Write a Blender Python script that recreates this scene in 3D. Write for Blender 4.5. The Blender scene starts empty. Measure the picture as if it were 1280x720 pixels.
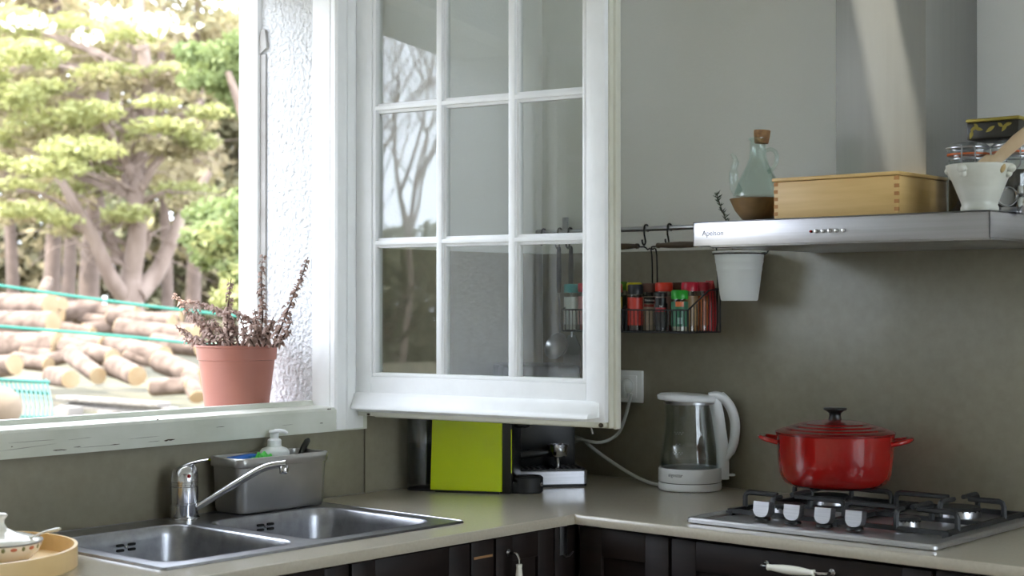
import bpy, bmesh, math, random
import numpy as np
from mathutils import Vector, Matrix
PI = math.pi
S = bpy.context.scene
COL = S.collection

# ------------------------------------------------------------------ camera
FPX, YAW, PITCH, ROLL = 1905.4, math.radians(41.294), math.radians(0.5195), 0.0006
CAM = Vector((2.7037, -3.2025, 1.36))
cd = bpy.data.cameras.new('camera'); cam = bpy.data.objects.new('camera', cd); COL.objects.link(cam)
cam.location = CAM
cam.rotation_euler = (PI / 2 + PITCH, 0, YAW)
cd.sensor_width = 36; cd.lens = FPX / 1280 * 36
cd.clip_start = 0.05; cd.clip_end = 300
cd.dof.use_dof = True; cd.dof.focus_distance = 3.35; cd.dof.aperture_fstop = 4.5
S.camera = cam
FW = Vector((-math.sin(YAW) * math.cos(PITCH), math.cos(YAW) * math.cos(PITCH), math.sin(PITCH)))
RT = Vector((math.cos(YAW), math.sin(YAW), 0)); UP = RT.cross(FW)
def ray(u, v): return FW + RT * ((u - 640) / FPX) - UP * ((v - 360) / FPX)
def at(u, v, ax, val):
    d = ray(u, v); i = 'xyz'.index(ax); return CAM + d * ((val - CAM[i]) / d[i])
def far(u, v, D): return CAM + ray(u, v) * D

# ------------------------------------------------------------------ world, sun, exposure
W = bpy.data.worlds.new('overcast_sky'); S.world = W; W.use_nodes = True
bg = W.node_tree.nodes['Background']; bg.inputs[0].default_value = (0.87, 0.955, 1.09, 1); bg.inputs[1].default_value = 4.2
sd = bpy.data.lights.new('sun', 'SUN'); so = bpy.data.objects.new('sun', sd); COL.objects.link(so)
SUN = Vector((0.21, 0.5, -1.0)).normalized()
so.rotation_euler = SUN.to_track_quat('-Z', 'Y').to_euler(); sd.energy = 7.5; sd.angle = math.radians(1.6); sd.color = (1, 0.95, 0.84)
so.location = (0, 0, 12)
S.view_settings.view_transform = 'Standard'; S.view_settings.look = 'None'
S.view_settings.exposure = 0.95; S.view_settings.gamma = 1.0; S.view_settings.use_curve_mapping = False
S.cycles.use_denoising = True; S.cycles.max_bounces = 10; S.cycles.diffuse_bounces = 6; S.cycles.transparent_max_bounces = 24
S.cycles.caustics_reflective = False; S.cycles.caustics_refractive = False; S.cycles.sample_clamp_indirect = 6

# ------------------------------------------------------------------ materials
def lin(c):
    return tuple((x / 255 / 12.92) if x / 255 <= 0.04045 else ((x / 255 + 0.055) / 1.055) ** 2.4 for x in c)
MATS = {}
def mat(name, col, rough=0.5, metal=0.0, col2=None, nscale=8.0, nstretch=(1, 1, 1), bump=0.0, bscale=60.0, bstretch=None,
        coat=0.0, spec=0.5, detail=4.0, ramp=(0.35, 0.7), sub=None, translucent=0.0, bdist=0.01):
    if name in MATS: return MATS[name]
    m = bpy.data.materials.new(name); m.use_nodes = True; nt = m.node_tree; N = nt.nodes; L = nt.links
    b = N['Principled BSDF']; c = lin(col) + (1,)
    b.inputs['Base Color'].default_value = c; b.inputs['Roughness'].default_value = rough; b.inputs['Metallic'].default_value = metal
    b.inputs['Specular IOR Level'].default_value = spec; b.inputs['Coat Weight'].default_value = coat
    b.inputs['Coat Roughness'].default_value = 0.08
    if col2 is not None or bump:
        tc = N.new('ShaderNodeTexCoord')
    if col2 is not None:
        mp = N.new('ShaderNodeMapping'); mp.inputs['Scale'].default_value = nstretch; L.new(tc.outputs['Object'], mp.inputs[0])
        no = N.new('ShaderNodeTexNoise'); no.inputs['Scale'].default_value = nscale; no.inputs['Detail'].default_value = detail
        L.new(mp.outputs[0], no.inputs['Vector'])
        cr = N.new('ShaderNodeValToRGB'); cr.color_ramp.elements[0].position = ramp[0]; cr.color_ramp.elements[1].position = ramp[1]
        cr.color_ramp.elements[0].color = c; cr.color_ramp.elements[1].color = lin(col2) + (1,)
        L.new(no.outputs[0], cr.inputs[0]); L.new(cr.outputs[0], b.inputs['Base Color'])
    if bump:
        mp2 = N.new('ShaderNodeMapping'); mp2.inputs['Scale'].default_value = bstretch or (1, 1, 1); L.new(tc.outputs['Object'], mp2.inputs[0])
        n2 = N.new('ShaderNodeTexNoise'); n2.inputs['Scale'].default_value = bscale; n2.inputs['Detail'].default_value = 3
        L.new(mp2.outputs[0], n2.inputs['Vector'])
        bp = N.new('ShaderNodeBump'); bp.inputs['Strength'].default_value = bump; bp.inputs['Distance'].default_value = bdist
        L.new(n2.outputs[0], bp.inputs['Height']); L.new(bp.outputs[0], b.inputs['Normal'])
    if translucent:
        tr = N.new('ShaderNodeBsdfTranslucent'); mx = N.new('ShaderNodeMixShader'); mx.inputs[0].default_value = translucent
        if col2 is not None: L.new(cr.outputs[0], tr.inputs[0])
        else: tr.inputs[0].default_value = c
        L.new(b.outputs[0], mx.inputs[1]); L.new(tr.outputs[0], mx.inputs[2]); L.new(mx.outputs[0], N['Material Output'].inputs[0])
    MATS[name] = m; return m
def glass(name, tint=(0.96, 0.975, 0.965), f0=0.045, rough=0.0):
    if name in MATS: return MATS[name]
    m = bpy.data.materials.new(name); m.use_nodes = True; nt = m.node_tree; N = nt.nodes; L = nt.links
    N.remove(N['Principled BSDF'])
    t = N.new('ShaderNodeBsdfTransparent'); t.inputs[0].default_value = tint + (1,)
    g = N.new('ShaderNodeBsdfGlossy'); g.inputs['Roughness'].default_value = rough; g.inputs[0].default_value = (1, 1, 1, 1)
    lw = N.new('ShaderNodeLayerWeight'); lw.inputs[0].default_value = 0.5
    p = N.new('ShaderNodeMath'); p.operation = 'POWER'; p.inputs[1].default_value = 5; L.new(lw.outputs['Facing'], p.inputs[0])
    ma = N.new('ShaderNodeMath'); ma.operation = 'MULTIPLY_ADD'; ma.inputs[1].default_value = 1 - f0; ma.inputs[2].default_value = f0; L.new(p.outputs[0], ma.inputs[0])
    mx = N.new('ShaderNodeMixShader'); L.new(ma.outputs[0], mx.inputs[0]); L.new(t.outputs[0], mx.inputs[1]); L.new(g.outputs[0], mx.inputs[2])
    L.new(mx.outputs[0], N['Material Output'].inputs[0]); MATS[name] = m; return m

mat('wall_paint', (236, 236, 231), 0.75, col2=(232, 232, 227), nscale=2.5, bump=0.08, bscale=120)
mat('ceiling_paint', (225, 224, 216), 0.8, col2=(218, 217, 209), nscale=2)
mat('stucco', (222, 223, 225), 0.85, col2=(213, 214, 217), nscale=9, bump=1.0, bscale=85, bdist=0.012)
mat('window_paint', (246, 247, 247), 0.42, col2=(240, 241, 241), nscale=14, bump=0.10, bscale=70, bstretch=(1, 1, .3))
mat('frame_paint', (218, 220, 210), 0.45, col2=(196, 199, 184), nscale=7, ramp=(0.4, 0.75), bump=0.12, bscale=60, bstretch=(1, .25, 1))
mat('cream_paint', (220, 219, 205), 0.5, col2=(208, 206, 190), nscale=10)
mat('chip', (70, 60, 44), 0.9)
mat('quartz_wall', (144, 138, 120), 0.30, col2=(134, 128, 111), nscale=45, detail=10, ramp=(.3, .75), bump=0.01, bscale=200)
mat('quartz_top', (180, 172, 156), 0.14, col2=(174, 166, 150), nscale=150, detail=3, spec=0.6)
mat('floor_tile', (196, 182, 164), 0.4, col2=(184, 168, 150), nscale=4)
mat('steel', (178, 178, 180), 0.28, 1.0, col2=(165, 165, 168), nscale=20, nstretch=(1, 1, 1), bump=0.03, bscale=300)
mat('brushed_steel', (190, 190, 194), 0.34, 1.0, col2=(172, 172, 177), nscale=6, nstretch=(1, 1, 60), bump=0.02, bscale=60, bstretch=(.5, .5, 40))
mat('chimney_steel', (152, 151, 147), 0.5, 0.88, col2=(149, 148, 144), nscale=4, nstretch=(20, 20, 1))
mat('hood_steel', (176, 175, 178), 0.34, 1.0, col2=(185, 184, 188), nscale=5, nstretch=(.6, .6, 60))
mat('sink_steel', (170, 171, 176), 0.30, 1.0, col2=(150, 151, 156), nscale=40, bump=0.03, bscale=200)
mat('chrome', (205, 205, 208), 0.10, 1.0)
mat('caddy_steel', (186, 184, 180), 0.36, 0.9, col2=(170, 168, 164), nscale=9)
mat('dark_wood', (32, 23, 20), 0.5, spec=0.3, col2=(21, 14, 13), nscale=7, nstretch=(1, 1, 9), bump=0.06, bscale=30, bstretch=(1, 1, .1))
mat('inner_wood', (150, 112, 72), 0.7)
mat('porcelain', (236, 233, 222), 0.15, coat=0.5)
mat('black_plastic', (16, 17, 18), 0.30)
mat('black_matte', (20, 20, 21), 0.55)
mat('cast_iron', (24, 25, 26), 0.5, col2=(40, 41, 42), nscale=60, bump=0.1, bscale=200)
mat('lime_plastic', (188, 206, 10), 0.25, coat=0.25)
mat('white_plastic', (232, 233, 234), 0.3)
mat('soft_white', (225, 228, 226), 0.35)
mat('socket_plastic', (226, 227, 224), 0.35)
mat('cord_grey', (196, 198, 192), 0.5)
mat('pot_red', (176, 22, 16), 0.16, col2=(120, 10, 12), nscale=3.5, coat=0.6, ramp=(0.4, 0.8))
mat('lid_red', (128, 20, 20), 0.25, col2=(110, 16, 18), nscale=4, coat=0.4)
mat('beech', (214, 180, 120), 0.45, col2=(200, 164, 102), nscale=5, nstretch=(1, 1, 14), detail=6)
mat('beech_end', (170, 118, 62), 0.6)
mat('beech_tray', (232, 200, 146), 0.4, col2=(222, 186, 128), nscale=3, nstretch=(8, 1, 1))
mat('olive_wood', (150, 118, 76), 0.4, col2=(112, 88, 56), nscale=9, nstretch=(1, 3, 1))
mat('grip_wood', (86, 70, 52), 0.55, col2=(62, 50, 38), nscale=14)
mat('cork', (156, 120, 82), 0.85, col2=(124, 90, 60), nscale=80, bump=0.3, bscale=150)
mat('marble', (206, 206, 196), 0.35, col2=(188, 188, 174), nscale=10, nstretch=(1, 1, 3))
mat('marble_stain', (164, 140, 92), 0.5)
mat('pestle_wood', (196, 172, 140), 0.6, col2=(180, 154, 120), nscale=12)
mat('gold', (150, 136, 64), 0.4, 0.6)
mat('tin_black', (30, 27, 20), 0.35)
mat('rubber_orange', (214, 104, 44), 0.5)
mat('jar_contents', (40, 34, 30), 0.8, col2=(70, 58, 46), nscale=60)
mat('terracotta', (164, 105, 89), 0.5, col2=(156, 96, 81), nscale=5)
mat('soil', (60, 44, 32), 0.95, col2=(84, 64, 48), nscale=60, bump=0.6, bscale=90)
mat('dry_leaf', (150, 124, 112), 0.8, col2=(172, 146, 134), nscale=40, translucent=0.15)
mat('dry_stem', (84, 62, 50), 0.8)
mat('rosemary', (66, 82, 60), 0.7)
mat('sponge_blue', (50, 116, 214), 0.8, bump=0.5, bscale=150)
mat('scour_green', (92, 208, 92), 0.8, col2=(50, 150, 56), nscale=60, bump=0.7, bscale=120)
mat('text_dark', (40, 40, 44), 0.5)
mat('led_red', (150, 24, 22), 0.2, coat=0.5)
mat('slot_dark', (12, 12, 13), 0.8)
mat('peel_grey', (186, 184, 182), 0.9, col2=(160, 156, 152), nscale=10)
glass('pane_glass', f0=0.056); glass('clear_glass', (0.93, 0.95, 0.945), 0.05); glass('cruet_glass', (0.90, 0.945, 0.93), 0.055)
glass('smoke_glass', (0.84, 0.86, 0.87), 0.06); glass('water', (0.84, 0.87, 0.88), 0.03); glass('tank_water', (0.80, 0.83, 0.85), 0.03)

# ------------------------------------------------------------------ builders
class MB:
    def __init__(s): s.v = []; s.f = []
    def add(s, v, f, M=None):
        o = len(s.v)
        s.v += [tuple(M @ Vector(p)) if M is not None else tuple(p) for p in v]
        s.f += [tuple(i + o for i in q) for q in f]; return s
    def box(s, x0, x1, y0, y1, z0, z1, bev=0, M=None, seg=2):
        x0, x1 = min(x0, x1), max(x0, x1); y0, y1 = min(y0, y1), max(y0, y1); z0, z1 = min(z0, z1), max(z0, z1)
        v = [(x, y, z) for z in (z0, z1) for y in (y0, y1) for x in (x0, x1)]
        f = [(0, 2, 3, 1), (4, 5, 7, 6), (0, 1, 5, 4), (2, 6, 7, 3), (0, 4, 6, 2), (1, 3, 7, 5)]
        if bev:
            b = bmesh.new(); vs = [b.verts.new(p) for p in v]
            for q in f: b.faces.new([vs[i] for i in q])
            bmesh.ops.bevel(b, geom=b.edges[:], offset=min(bev, .49 * min(x1 - x0, y1 - y0, z1 - z0)), segments=seg, profile=0.5, affect='EDGES')
            b.verts.index_update(); v = [p.co[:] for p in b.verts]; f = [[q.index for q in g.verts] for g in b.faces]; b.free()
        return s.add(v, f, M)
    def lathe(s, prof, c=(0, 0, 0), seg=32, M=None):
        v = []; f = []; rows = []
        for r, z in prof:
            if r < 1e-6: rows.append([len(v)]); v.append((c[0], c[1], c[2] + z))
            else:
                rows.append(list(range(len(v), len(v) + seg)))
                v += [(c[0] + r * math.cos(2 * PI * k / seg), c[1] + r * math.sin(2 * PI * k / seg), c[2] + z) for k in range(seg)]
        for a, b in zip(rows, rows[1:]):
            for k in range(seg):
                k2 = (k + 1) % seg
                if len(a) == 1 and len(b) == 1: continue
                if len(a) == 1: f.append((a[0], b[k2], b[k]))
                elif len(b) == 1: f.append((a[k], a[k2], b[0]))
                else: f.append((a[k], a[k2], b[k2], b[k]))
        return s.add(v, f, M)
    def tube(s, pts, r, seg=8, closed=False, M=None, flat=1.0):
        pts = [Vector(p) for p in pts]; n = len(pts)
        rs = r if isinstance(r, (list, tuple)) else [r] * n
        v = []; f = []; up = None
        for i, p in enumerate(pts):
            if closed: t = pts[(i + 1) % n] - pts[i - 1]
            else: t = pts[min(i + 1, n - 1)] - pts[max(i - 1, 0)]
            t.normalize()
            if up is None:
                up = Vector((0, 0, 1)) if abs(t.z) < 0.9 else Vector((1, 0, 0))
            up = (up - t * up.dot(t)); up.normalize(); sd_ = t.cross(up)
            for k in range(seg):
                a = 2 * PI * k / seg + PI / seg
                v.append(p + sd_ * (math.cos(a) * rs[i]) + up * (math.sin(a) * rs[i] * flat))
        m = n if closed else n - 1
        for i in range(m):
            j = (i + 1) % n
            for k in range(seg):
                k2 = (k + 1) % seg; f.append((i * seg + k, i * seg + k2, j * seg + k2, j * seg + k))
        if not closed:
            f.append(tuple(range(seg - 1, -1, -1))); f.append(tuple((n - 1) * seg + k for k in range(seg)))
        return s.add(v, f, M)
    def prism(s, poly, a, b, ax='z', M=None):
        n = len(poly)
        mk = {'z': lambda p, h: (p[0], p[1], h), 'y': lambda p, h: (p[0], h, p[1]), 'x': lambda p, h: (h, p[0], p[1])}[ax]
        v = [mk(p, a) for p in poly] + [mk(p, b) for p in poly]
        f = [tuple(range(n - 1, -1, -1)), tuple(range(n, 2 * n))] + [(i, (i + 1) % n, n + (i + 1) % n, n + i) for i in range(n)]
        return s.add(v, f, M)
    def ball(s, c, r, seg=12, rings=8, M=None):
        r = (r, r, r) if not isinstance(r, (tuple, list)) else r
        v = [(c[0], c[1], c[2] - r[2])]; f = []
        for i in range(1, rings):
            th = PI * i / rings
            v += [(c[0] + r[0] * math.sin(th) * math.cos(2 * PI * k / seg), c[1] + r[1] * math.sin(th) * math.sin(2 * PI * k / seg), c[2] - r[2] * math.cos(th)) for k in range(seg)]
        v.append((c[0], c[1], c[2] + r[2])); e = len(v) - 1
        for k in range(seg):
            k2 = (k + 1) % seg; f.append((0, 1 + k2, 1 + k)); f.append((e, 1 + (rings - 2) * seg + k, 1 + (rings - 2) * seg + k2))
            for i in range(rings - 2):
                a = 1 + i * seg; f.append((a + k, a + k2, a + seg + k2, a + seg + k))
        return s.add(v, f, M)
    def build(s, name, m, parent=None, ang=38, smooth=True, recalc=True):
        me = bpy.data.meshes.new(name); me.from_pydata(s.v, [], s.f)
        if recalc:
            b = bmesh.new(); b.from_mesh(me); bmesh.ops.recalc_face_normals(b, faces=b.faces[:]); b.to_mesh(me); b.free()
        me.materials.append(MATS[m]); me.update()
        if smooth:
            me.polygons.foreach_set('use_smooth', [True] * len(me.polygons)); me.set_sharp_from_angle(angle=math.radians(ang))
        o = bpy.data.objects.new(name, me); COL.objects.link(o)
        if parent is not None: o.parent = parent
        return o
def tag(o, label=None, cat=None, group=None, kind=None):
    for k, x in (('label', label), ('category', cat), ('group', group), ('kind', kind)):
        if x: o[k] = x
    return o
def thing(name, label, cat, loc=(0, 0, 0), rz=0, group=None, kind=None):
    o = bpy.data.objects.new(name, None); COL.objects.link(o); o.location = loc; o.rotation_euler = (0, 0, rz); o.empty_display_size = 0.05
    return tag(o, label, cat, group, kind)
def one(o, loc=(0, 0, 0), rz=0): o.location = loc; o.rotation_euler = (0, 0, rz); return o
def dup(o, parent=None):
    c = o.copy(); COL.objects.link(c)
    if parent is not None: c.parent = parent
    for ch in list(o.children): dup(ch, c)
    return c
def curve(pts, n=8, closed=False):
    P = [Vector(p) for p in pts]; out = []; m = len(P)
    rng = range(m) if closed else range(m - 1)
    for i in rng:
        if closed: a, b, c, d = P[i - 1], P[i], P[(i + 1) % m], P[(i + 2) % m]
        else: a, b, c, d = P[max(i - 1, 0)], P[i], P[i + 1], P[min(i + 2, m - 1)]
        for k in range(n):
            t = k / n
            out.append(0.5 * ((2 * b) + (c - a) * t + (2 * a - 5 * b + 4 * c - d) * t * t + (3 * b - a - 3 * c + d) * t ** 3))
    if not closed: out.append(P[-1])
    return out
def lerp(a, b, n): return [a + (b - a) * i / (n - 1) for i in range(n)]
def rrect(x0, x1, y0, y1, r, n=6):
    p = []
    for cx, cy, a0 in ((x1 - r, y1 - r, 0), (x0 + r, y1 - r, 90), (x0 + r, y0 + r, 180), (x1 - r, y0 + r, 270)):
        for k in range(n + 1):
            a = math.radians(a0 + 90 * k / n); p.append((cx + r * math.cos(a), cy + r * math.sin(a)))
    return p
def loft(mb, loops, cap0=True, cap1=True, M=None):
    n = len(loops[0]); v = [p for l in loops for p in l]; f = []
    for i in range(len(loops) - 1):
        for k in range(n):
            k2 = (k + 1) % n; f.append((i * n + k, i * n + k2, (i + 1) * n + k2, (i + 1) * n + k))
    if cap0: f.append(tuple(range(n - 1, -1, -1)))
    if cap1: f.append(tuple((len(loops) - 1) * n + k for k in range(n)))
    return mb.add(v, f, M)
def text(s, size, name, m, parent, M, bend=None, shear=0.0):
    cu = bpy.data.curves.new(name, 'FONT'); cu.body = s; cu.size = size; cu.extrude = 0.0002; cu.align_x = 'CENTER'; cu.align_y = 'CENTER'; cu.shear = shear
    cu.resolution_u = 3
    o = bpy.data.objects.new(name, cu); COL.objects.link(o)
    bpy.context.view_layer.update()
    me = bpy.data.meshes.new_from_object(o.evaluated_get(bpy.context.evaluated_depsgraph_get()))
    bpy.data.objects.remove(o)
    for v in me.vertices:
        p = v.co.copy()
        if bend:                                   # wrap round a vertical cylinder: x -> angle, y -> z
            a = bend[1] + p.x / bend[0]; p = Vector(((bend[0] + p.z) * math.cos(a), (bend[0] + p.z) * math.sin(a), p.y))
        v.co = M @ p
    me.materials.clear(); me.materials.append(MATS[m]); me.name = name
    t = bpy.data.objects.new(name, me); COL.objects.link(t); t.parent = parent; return t
Tr = Matrix.Translation
def Rz(a): return Matrix.Rotation(a, 4, 'Z')
def Rx(a): return Matrix.Rotation(a, 4, 'X')
def Ry(a): return Matrix.Rotation(a, 4, 'Y')
def local(o): return (Tr(o.location) @ o.rotation_euler.to_matrix().to_4x4()).inverted()
rnd = random.Random(7)

# ================================================================== THE SETTING
ZC = 0.90                                            # worktop height
CEIL = 2.62
MB().box(-0.05, 4.3, -4.7, 0.15, -0.1, 0.0).build('floor', 'floor_tile').__setitem__('kind', 'structure')
SX0, SX1, SY0, SY1 = 0.930, 1.056, -0.85, -0.40      # unseen roof light slit, added to throw the sun streak on the chimney
m = MB()
m.box(-0.62, SX0, -4.8, 0.25, CEIL, CEIL + .12).box(SX1, 4.4, -4.8, 0.25, CEIL, CEIL + .12)
m.box(SX0, SX1, -4.8, SY0, CEIL, CEIL + .12).box(SX0, SX1, SY1, 0.25, CEIL, CEIL + .12)
tag(m.build('ceiling', 'ceiling_paint', smooth=False), kind='structure')
w2 = thing('added_roof_light', None, None, (0, 0, 0), kind='structure')
MB().box(SX0 - .03, SX0, SY0 - .03, SY1 + .03, CEIL + .12, CEIL + .15).box(SX1, SX1 + .03, SY0 - .03, SY1 + .03, CEIL + .12, CEIL + .15) \
    .box(SX0, SX1, SY0 - .03, SY0, CEIL + .12, CEIL + .15).box(SX0, SX1, SY1, SY1 + .03, CEIL + .12, CEIL + .15).build('frame', 'window_paint', w2)
MB().box(SX0 - .02, SX1 + .02, SY0 - .02, SY1 + .02, CEIL + .15, CEIL + .154).build('pane', 'pane_glass', w2, smooth=False)
tag(MB().box(-0.28, 4.3, 0, 0.2, 0, CEIL).build('wall_back', 'wall_paint', smooth=False), kind='structure')
QY0, QY1, QZ0, QZ1 = -2.0, -.28, .70, 2.2             # unseen window in the right-hand wall, added as fill from the right
tag(MB().box(4.2, 4.3, -4.6, QY0, 0, CEIL).box(4.2, 4.3, QY1, 0, 0, CEIL).box(4.2, 4.3, QY0, QY1, 0, QZ0).box(4.2, 4.3, QY0, QY1, QZ1, CEIL).build('wall_right', 'wall_paint', smooth=False), kind='structure')
w3 = thing('added_window_3', None, None, kind='structure')
for a, b in ((QY0, QY0 + .06), (QY1 - .06, QY1), ((QY0 + QY1) / 2 - .04, (QY0 + QY1) / 2 + .04)): MB().box(4.23, 4.28, a, b, QZ0, QZ1, .003).build('stile', 'wall_paint', w3)
MB().box(4.232, 4.278, QY0 + .06, QY1 - .06, QZ0, QZ0 + .06, .003).box(4.232, 4.278, QY0 + .06, QY1 - .06, QZ1 - .06, QZ1, .003).build('rail', 'wall_paint', w3)
for a, b in ((QY0 + .06, (QY0 + QY1) / 2 - .04), ((QY0 + QY1) / 2 + .04, QY1 - .06)): MB().box(4.253, 4.257, a, b, QZ0 + .06, QZ1 - .06).build('pane', 'pane_glass', w3, smooth=False)
tag(MB().box(-0.28, 4.3, -4.75, -4.6, 0, CEIL).build('wall_front', 'wall_paint', smooth=False), kind='structure')
# window wall: inner leaf with the frame opening, outer stuccoed leaf with the narrower reveal
FY1, FY0, FZ0, FZ1 = -0.70, -2.02, 1.06, 2.20
RY1, RY0, RZ0, RZ1 = -0.785, -1.93, 1.06, 2.14
m = MB()
PD0, PD1, PDZ = -3.60, -2.62, 2.34                    # unseen garden door opening further along, added to brighten the room
m.box(-.05, 0, PD1, 0, 0, FZ0).box(-.05, 0, -4.6, 0, max(FZ1, PDZ), CEIL).box(-.05, 0, FY1, 0, FZ0, max(FZ1, PDZ)).box(-.05, 0, PD1, FY0, FZ0, max(FZ1, PDZ)).box(-.05, 0, -4.6, PD0, 0, PDZ).box(-.05, 0, FY0, FY1, FZ1, PDZ)
wl = tag(m.build('wall_left', 'wall_paint', smooth=False), kind='structure')
m = MB()
m.box(-.28, -.05, PD1, 0, 0, RZ0).box(-.28, -.05, PD1, 0, RZ1, PDZ).box(-.28, -.05, -4.6, 0, PDZ, CEIL).box(-.28, -.05, RY1, 0, RZ0, RZ1).box(-.28, -.05, PD1, RY0, RZ0, RZ1).box(-.28, -.05, -4.6, PD0, 0, PDZ)
m.build('stucco_reveal', 'stucco', wl, smooth=False)
# backsplash slabs
MB().box(0, .010, -3.2, -0.676, ZC, 1.0565, .001).build('backsplash_panel', 'quartz_wall', wl)
MB().box(0, .013, -0.674, -0.013, ZC, 1.4905, .001).build('backsplash_panel', 'quartz_wall', wl)
wb = bpy.data.objects['wall_back']
MB().box(.013, 2.9, -.012, 0, ZC, 1.4905, .001).build('backsplash_panel', 'quartz_wall', wb)
# outer smooth trim at the end of the reveal with a peeled strip
t1 = thing('trim_1', None, None, kind='structure')
MB().box(-.315, -.243, RY1 - .014, RY1 + .2, 1.04, 2.3, .003).build('board', 'window_paint', t1)
m = MB()
m.box(-.243, -.222, RY1 - .005, RY1 + .02, 1.06, 1.97, .002)
m.prism([(-.243, 1.97), (-.215, 1.985), (-.222, 2.03), (-.236, 2.03), (-.243, 2.0)], RY1 - .008, RY1 + .02, 'y')
m.build('peeled_strip', 'peel_grey', t1)
# exterior sill
sl = tag(MB().prism([(-.34, 1.035), (-.05, 1.055), (-.05, 1.078), (-.34, 1.06)], RY0 - .05, RY1 + .0, 'y').build('trim_2', 'stucco'), kind='structure')

d1 = thing('added_door_1', None, None, kind='structure')  # out-of-view door, put in for the daylight it lets in
for a, b in ((PD0, PD0 + .07), (PD1 - .07, PD1), ((PD0 + PD1) / 2 - .04, (PD0 + PD1) / 2 + .04)): MB().box(-.07, -.02, a, b, 0, PDZ, .003).build('stile', 'window_paint', d1)
for a, b in ((0, .10), (PDZ - .07, PDZ)): MB().box(-.068, -.022, PD0 + .07, PD1 - .07, a, b, .003).build('rail', 'window_paint', d1)
for a, b in ((PD0 + .07, (PD0 + PD1) / 2 - .04), ((PD0 + PD1) / 2 + .04, PD1 - .07)): MB().box(-.047, -.043, a, b, .10, PDZ - .07).build('pane', 'pane_glass', d1, smooth=False)
# window 1 : frame and two open casements
w1 = thing('window_1', 'white painted casement window standing open onto the garden', None, (0, 0, 0), kind='structure')
m = MB()                                            # right jamb, splayed inner face with two shallow grooves
m.prism([(-.05, RY1 - .003), (.010, RY1 - .003), (.011, RY1 - .0005), (.013, RY1 - .0005), (.014, RY1 - .003), (.028, RY1 - .003), (.034, RY1 + .001), (.036, RY1 + .006), (.037, -.762), (.033, -.760), (.033, -.756), (.037, -.754), (.038, -.736), (.033, -.734), (.033, FY1), (-.05, FY1)], FZ0, FZ1, 'z')
m.build('jamb', 'window_paint', w1, ang=20)
m = MB()
m.box(-.05, .012, FY0, RY0 + .002, FZ0, FZ1, .003).box(.012, .026, FY0, RY0 - .016, FZ0, FZ1, .003)
m.build('jamb', 'window_paint', w1)
m = MB(); m.box(-.05, .03, FY0, FY1, RZ1 - .005, FZ1, .003); m.build('head_rail', 'window_paint', w1)
m = MB()                                            # sill rail with a lip
m.prism([(.032, 1.0565), (.032, 1.106), (.028, 1.112), (-.045, 1.115), (-.05, 1.125), (-.07, 1.125), (-.07, 1.0565)], -3.0, -.687, 'y')
sr = m.build('sill_rail', 'frame_paint', w1, ang=25)
m = MB()                                            # chips and cracks in the old paint
for (u0, v0, u1, v1, h) in [(66, 563, 84, 562, 2.2), (139, 556, 150, 555, 1.6), (205, 551, 219, 549, 2.6), (92, 559, 101, 558.4, 1.3), (409, 511.5, 414, 511, 2.4), (196, 524.5, 198, 524.3, 2), (14, 558.5, 16, 558.3, 1.6), (270, 534, 281, 533.2, .8),
                      (10, 554, 68, 549.5, .45), (0, 564, 70, 554.5, .45), (85, 550, 115, 546.5, .45), (100, 559.5, 150, 555.5, .5), (160, 549, 200, 545, .5), (185, 552.5, 200, 551, .6), (400, 529, 404, 528.6, 1.2), (352, 532, 366, 530.5, .7)]:
    a = at(u0, v0, 'x', .0324); b = at(u1, v1, 'x', .0324); k = h * .00085; n = 5; mid = [a.lerp(b, i / n) for i in range(n + 1)]
    top = [(p.y, p.z + k * (rnd.uniform(.2, 1) if 0 < i < n else .1)) for i, p in enumerate(mid)]; bot = [(p.y, p.z - k * (rnd.uniform(.2, 1) if 0 < i < n else .1)) for i, p in enumerate(mid)]
    m.prism(top + bot[::-1], .0318, .0326, 'x')
m.build('paint_chips', 'chip', sr, smooth=False)
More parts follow.
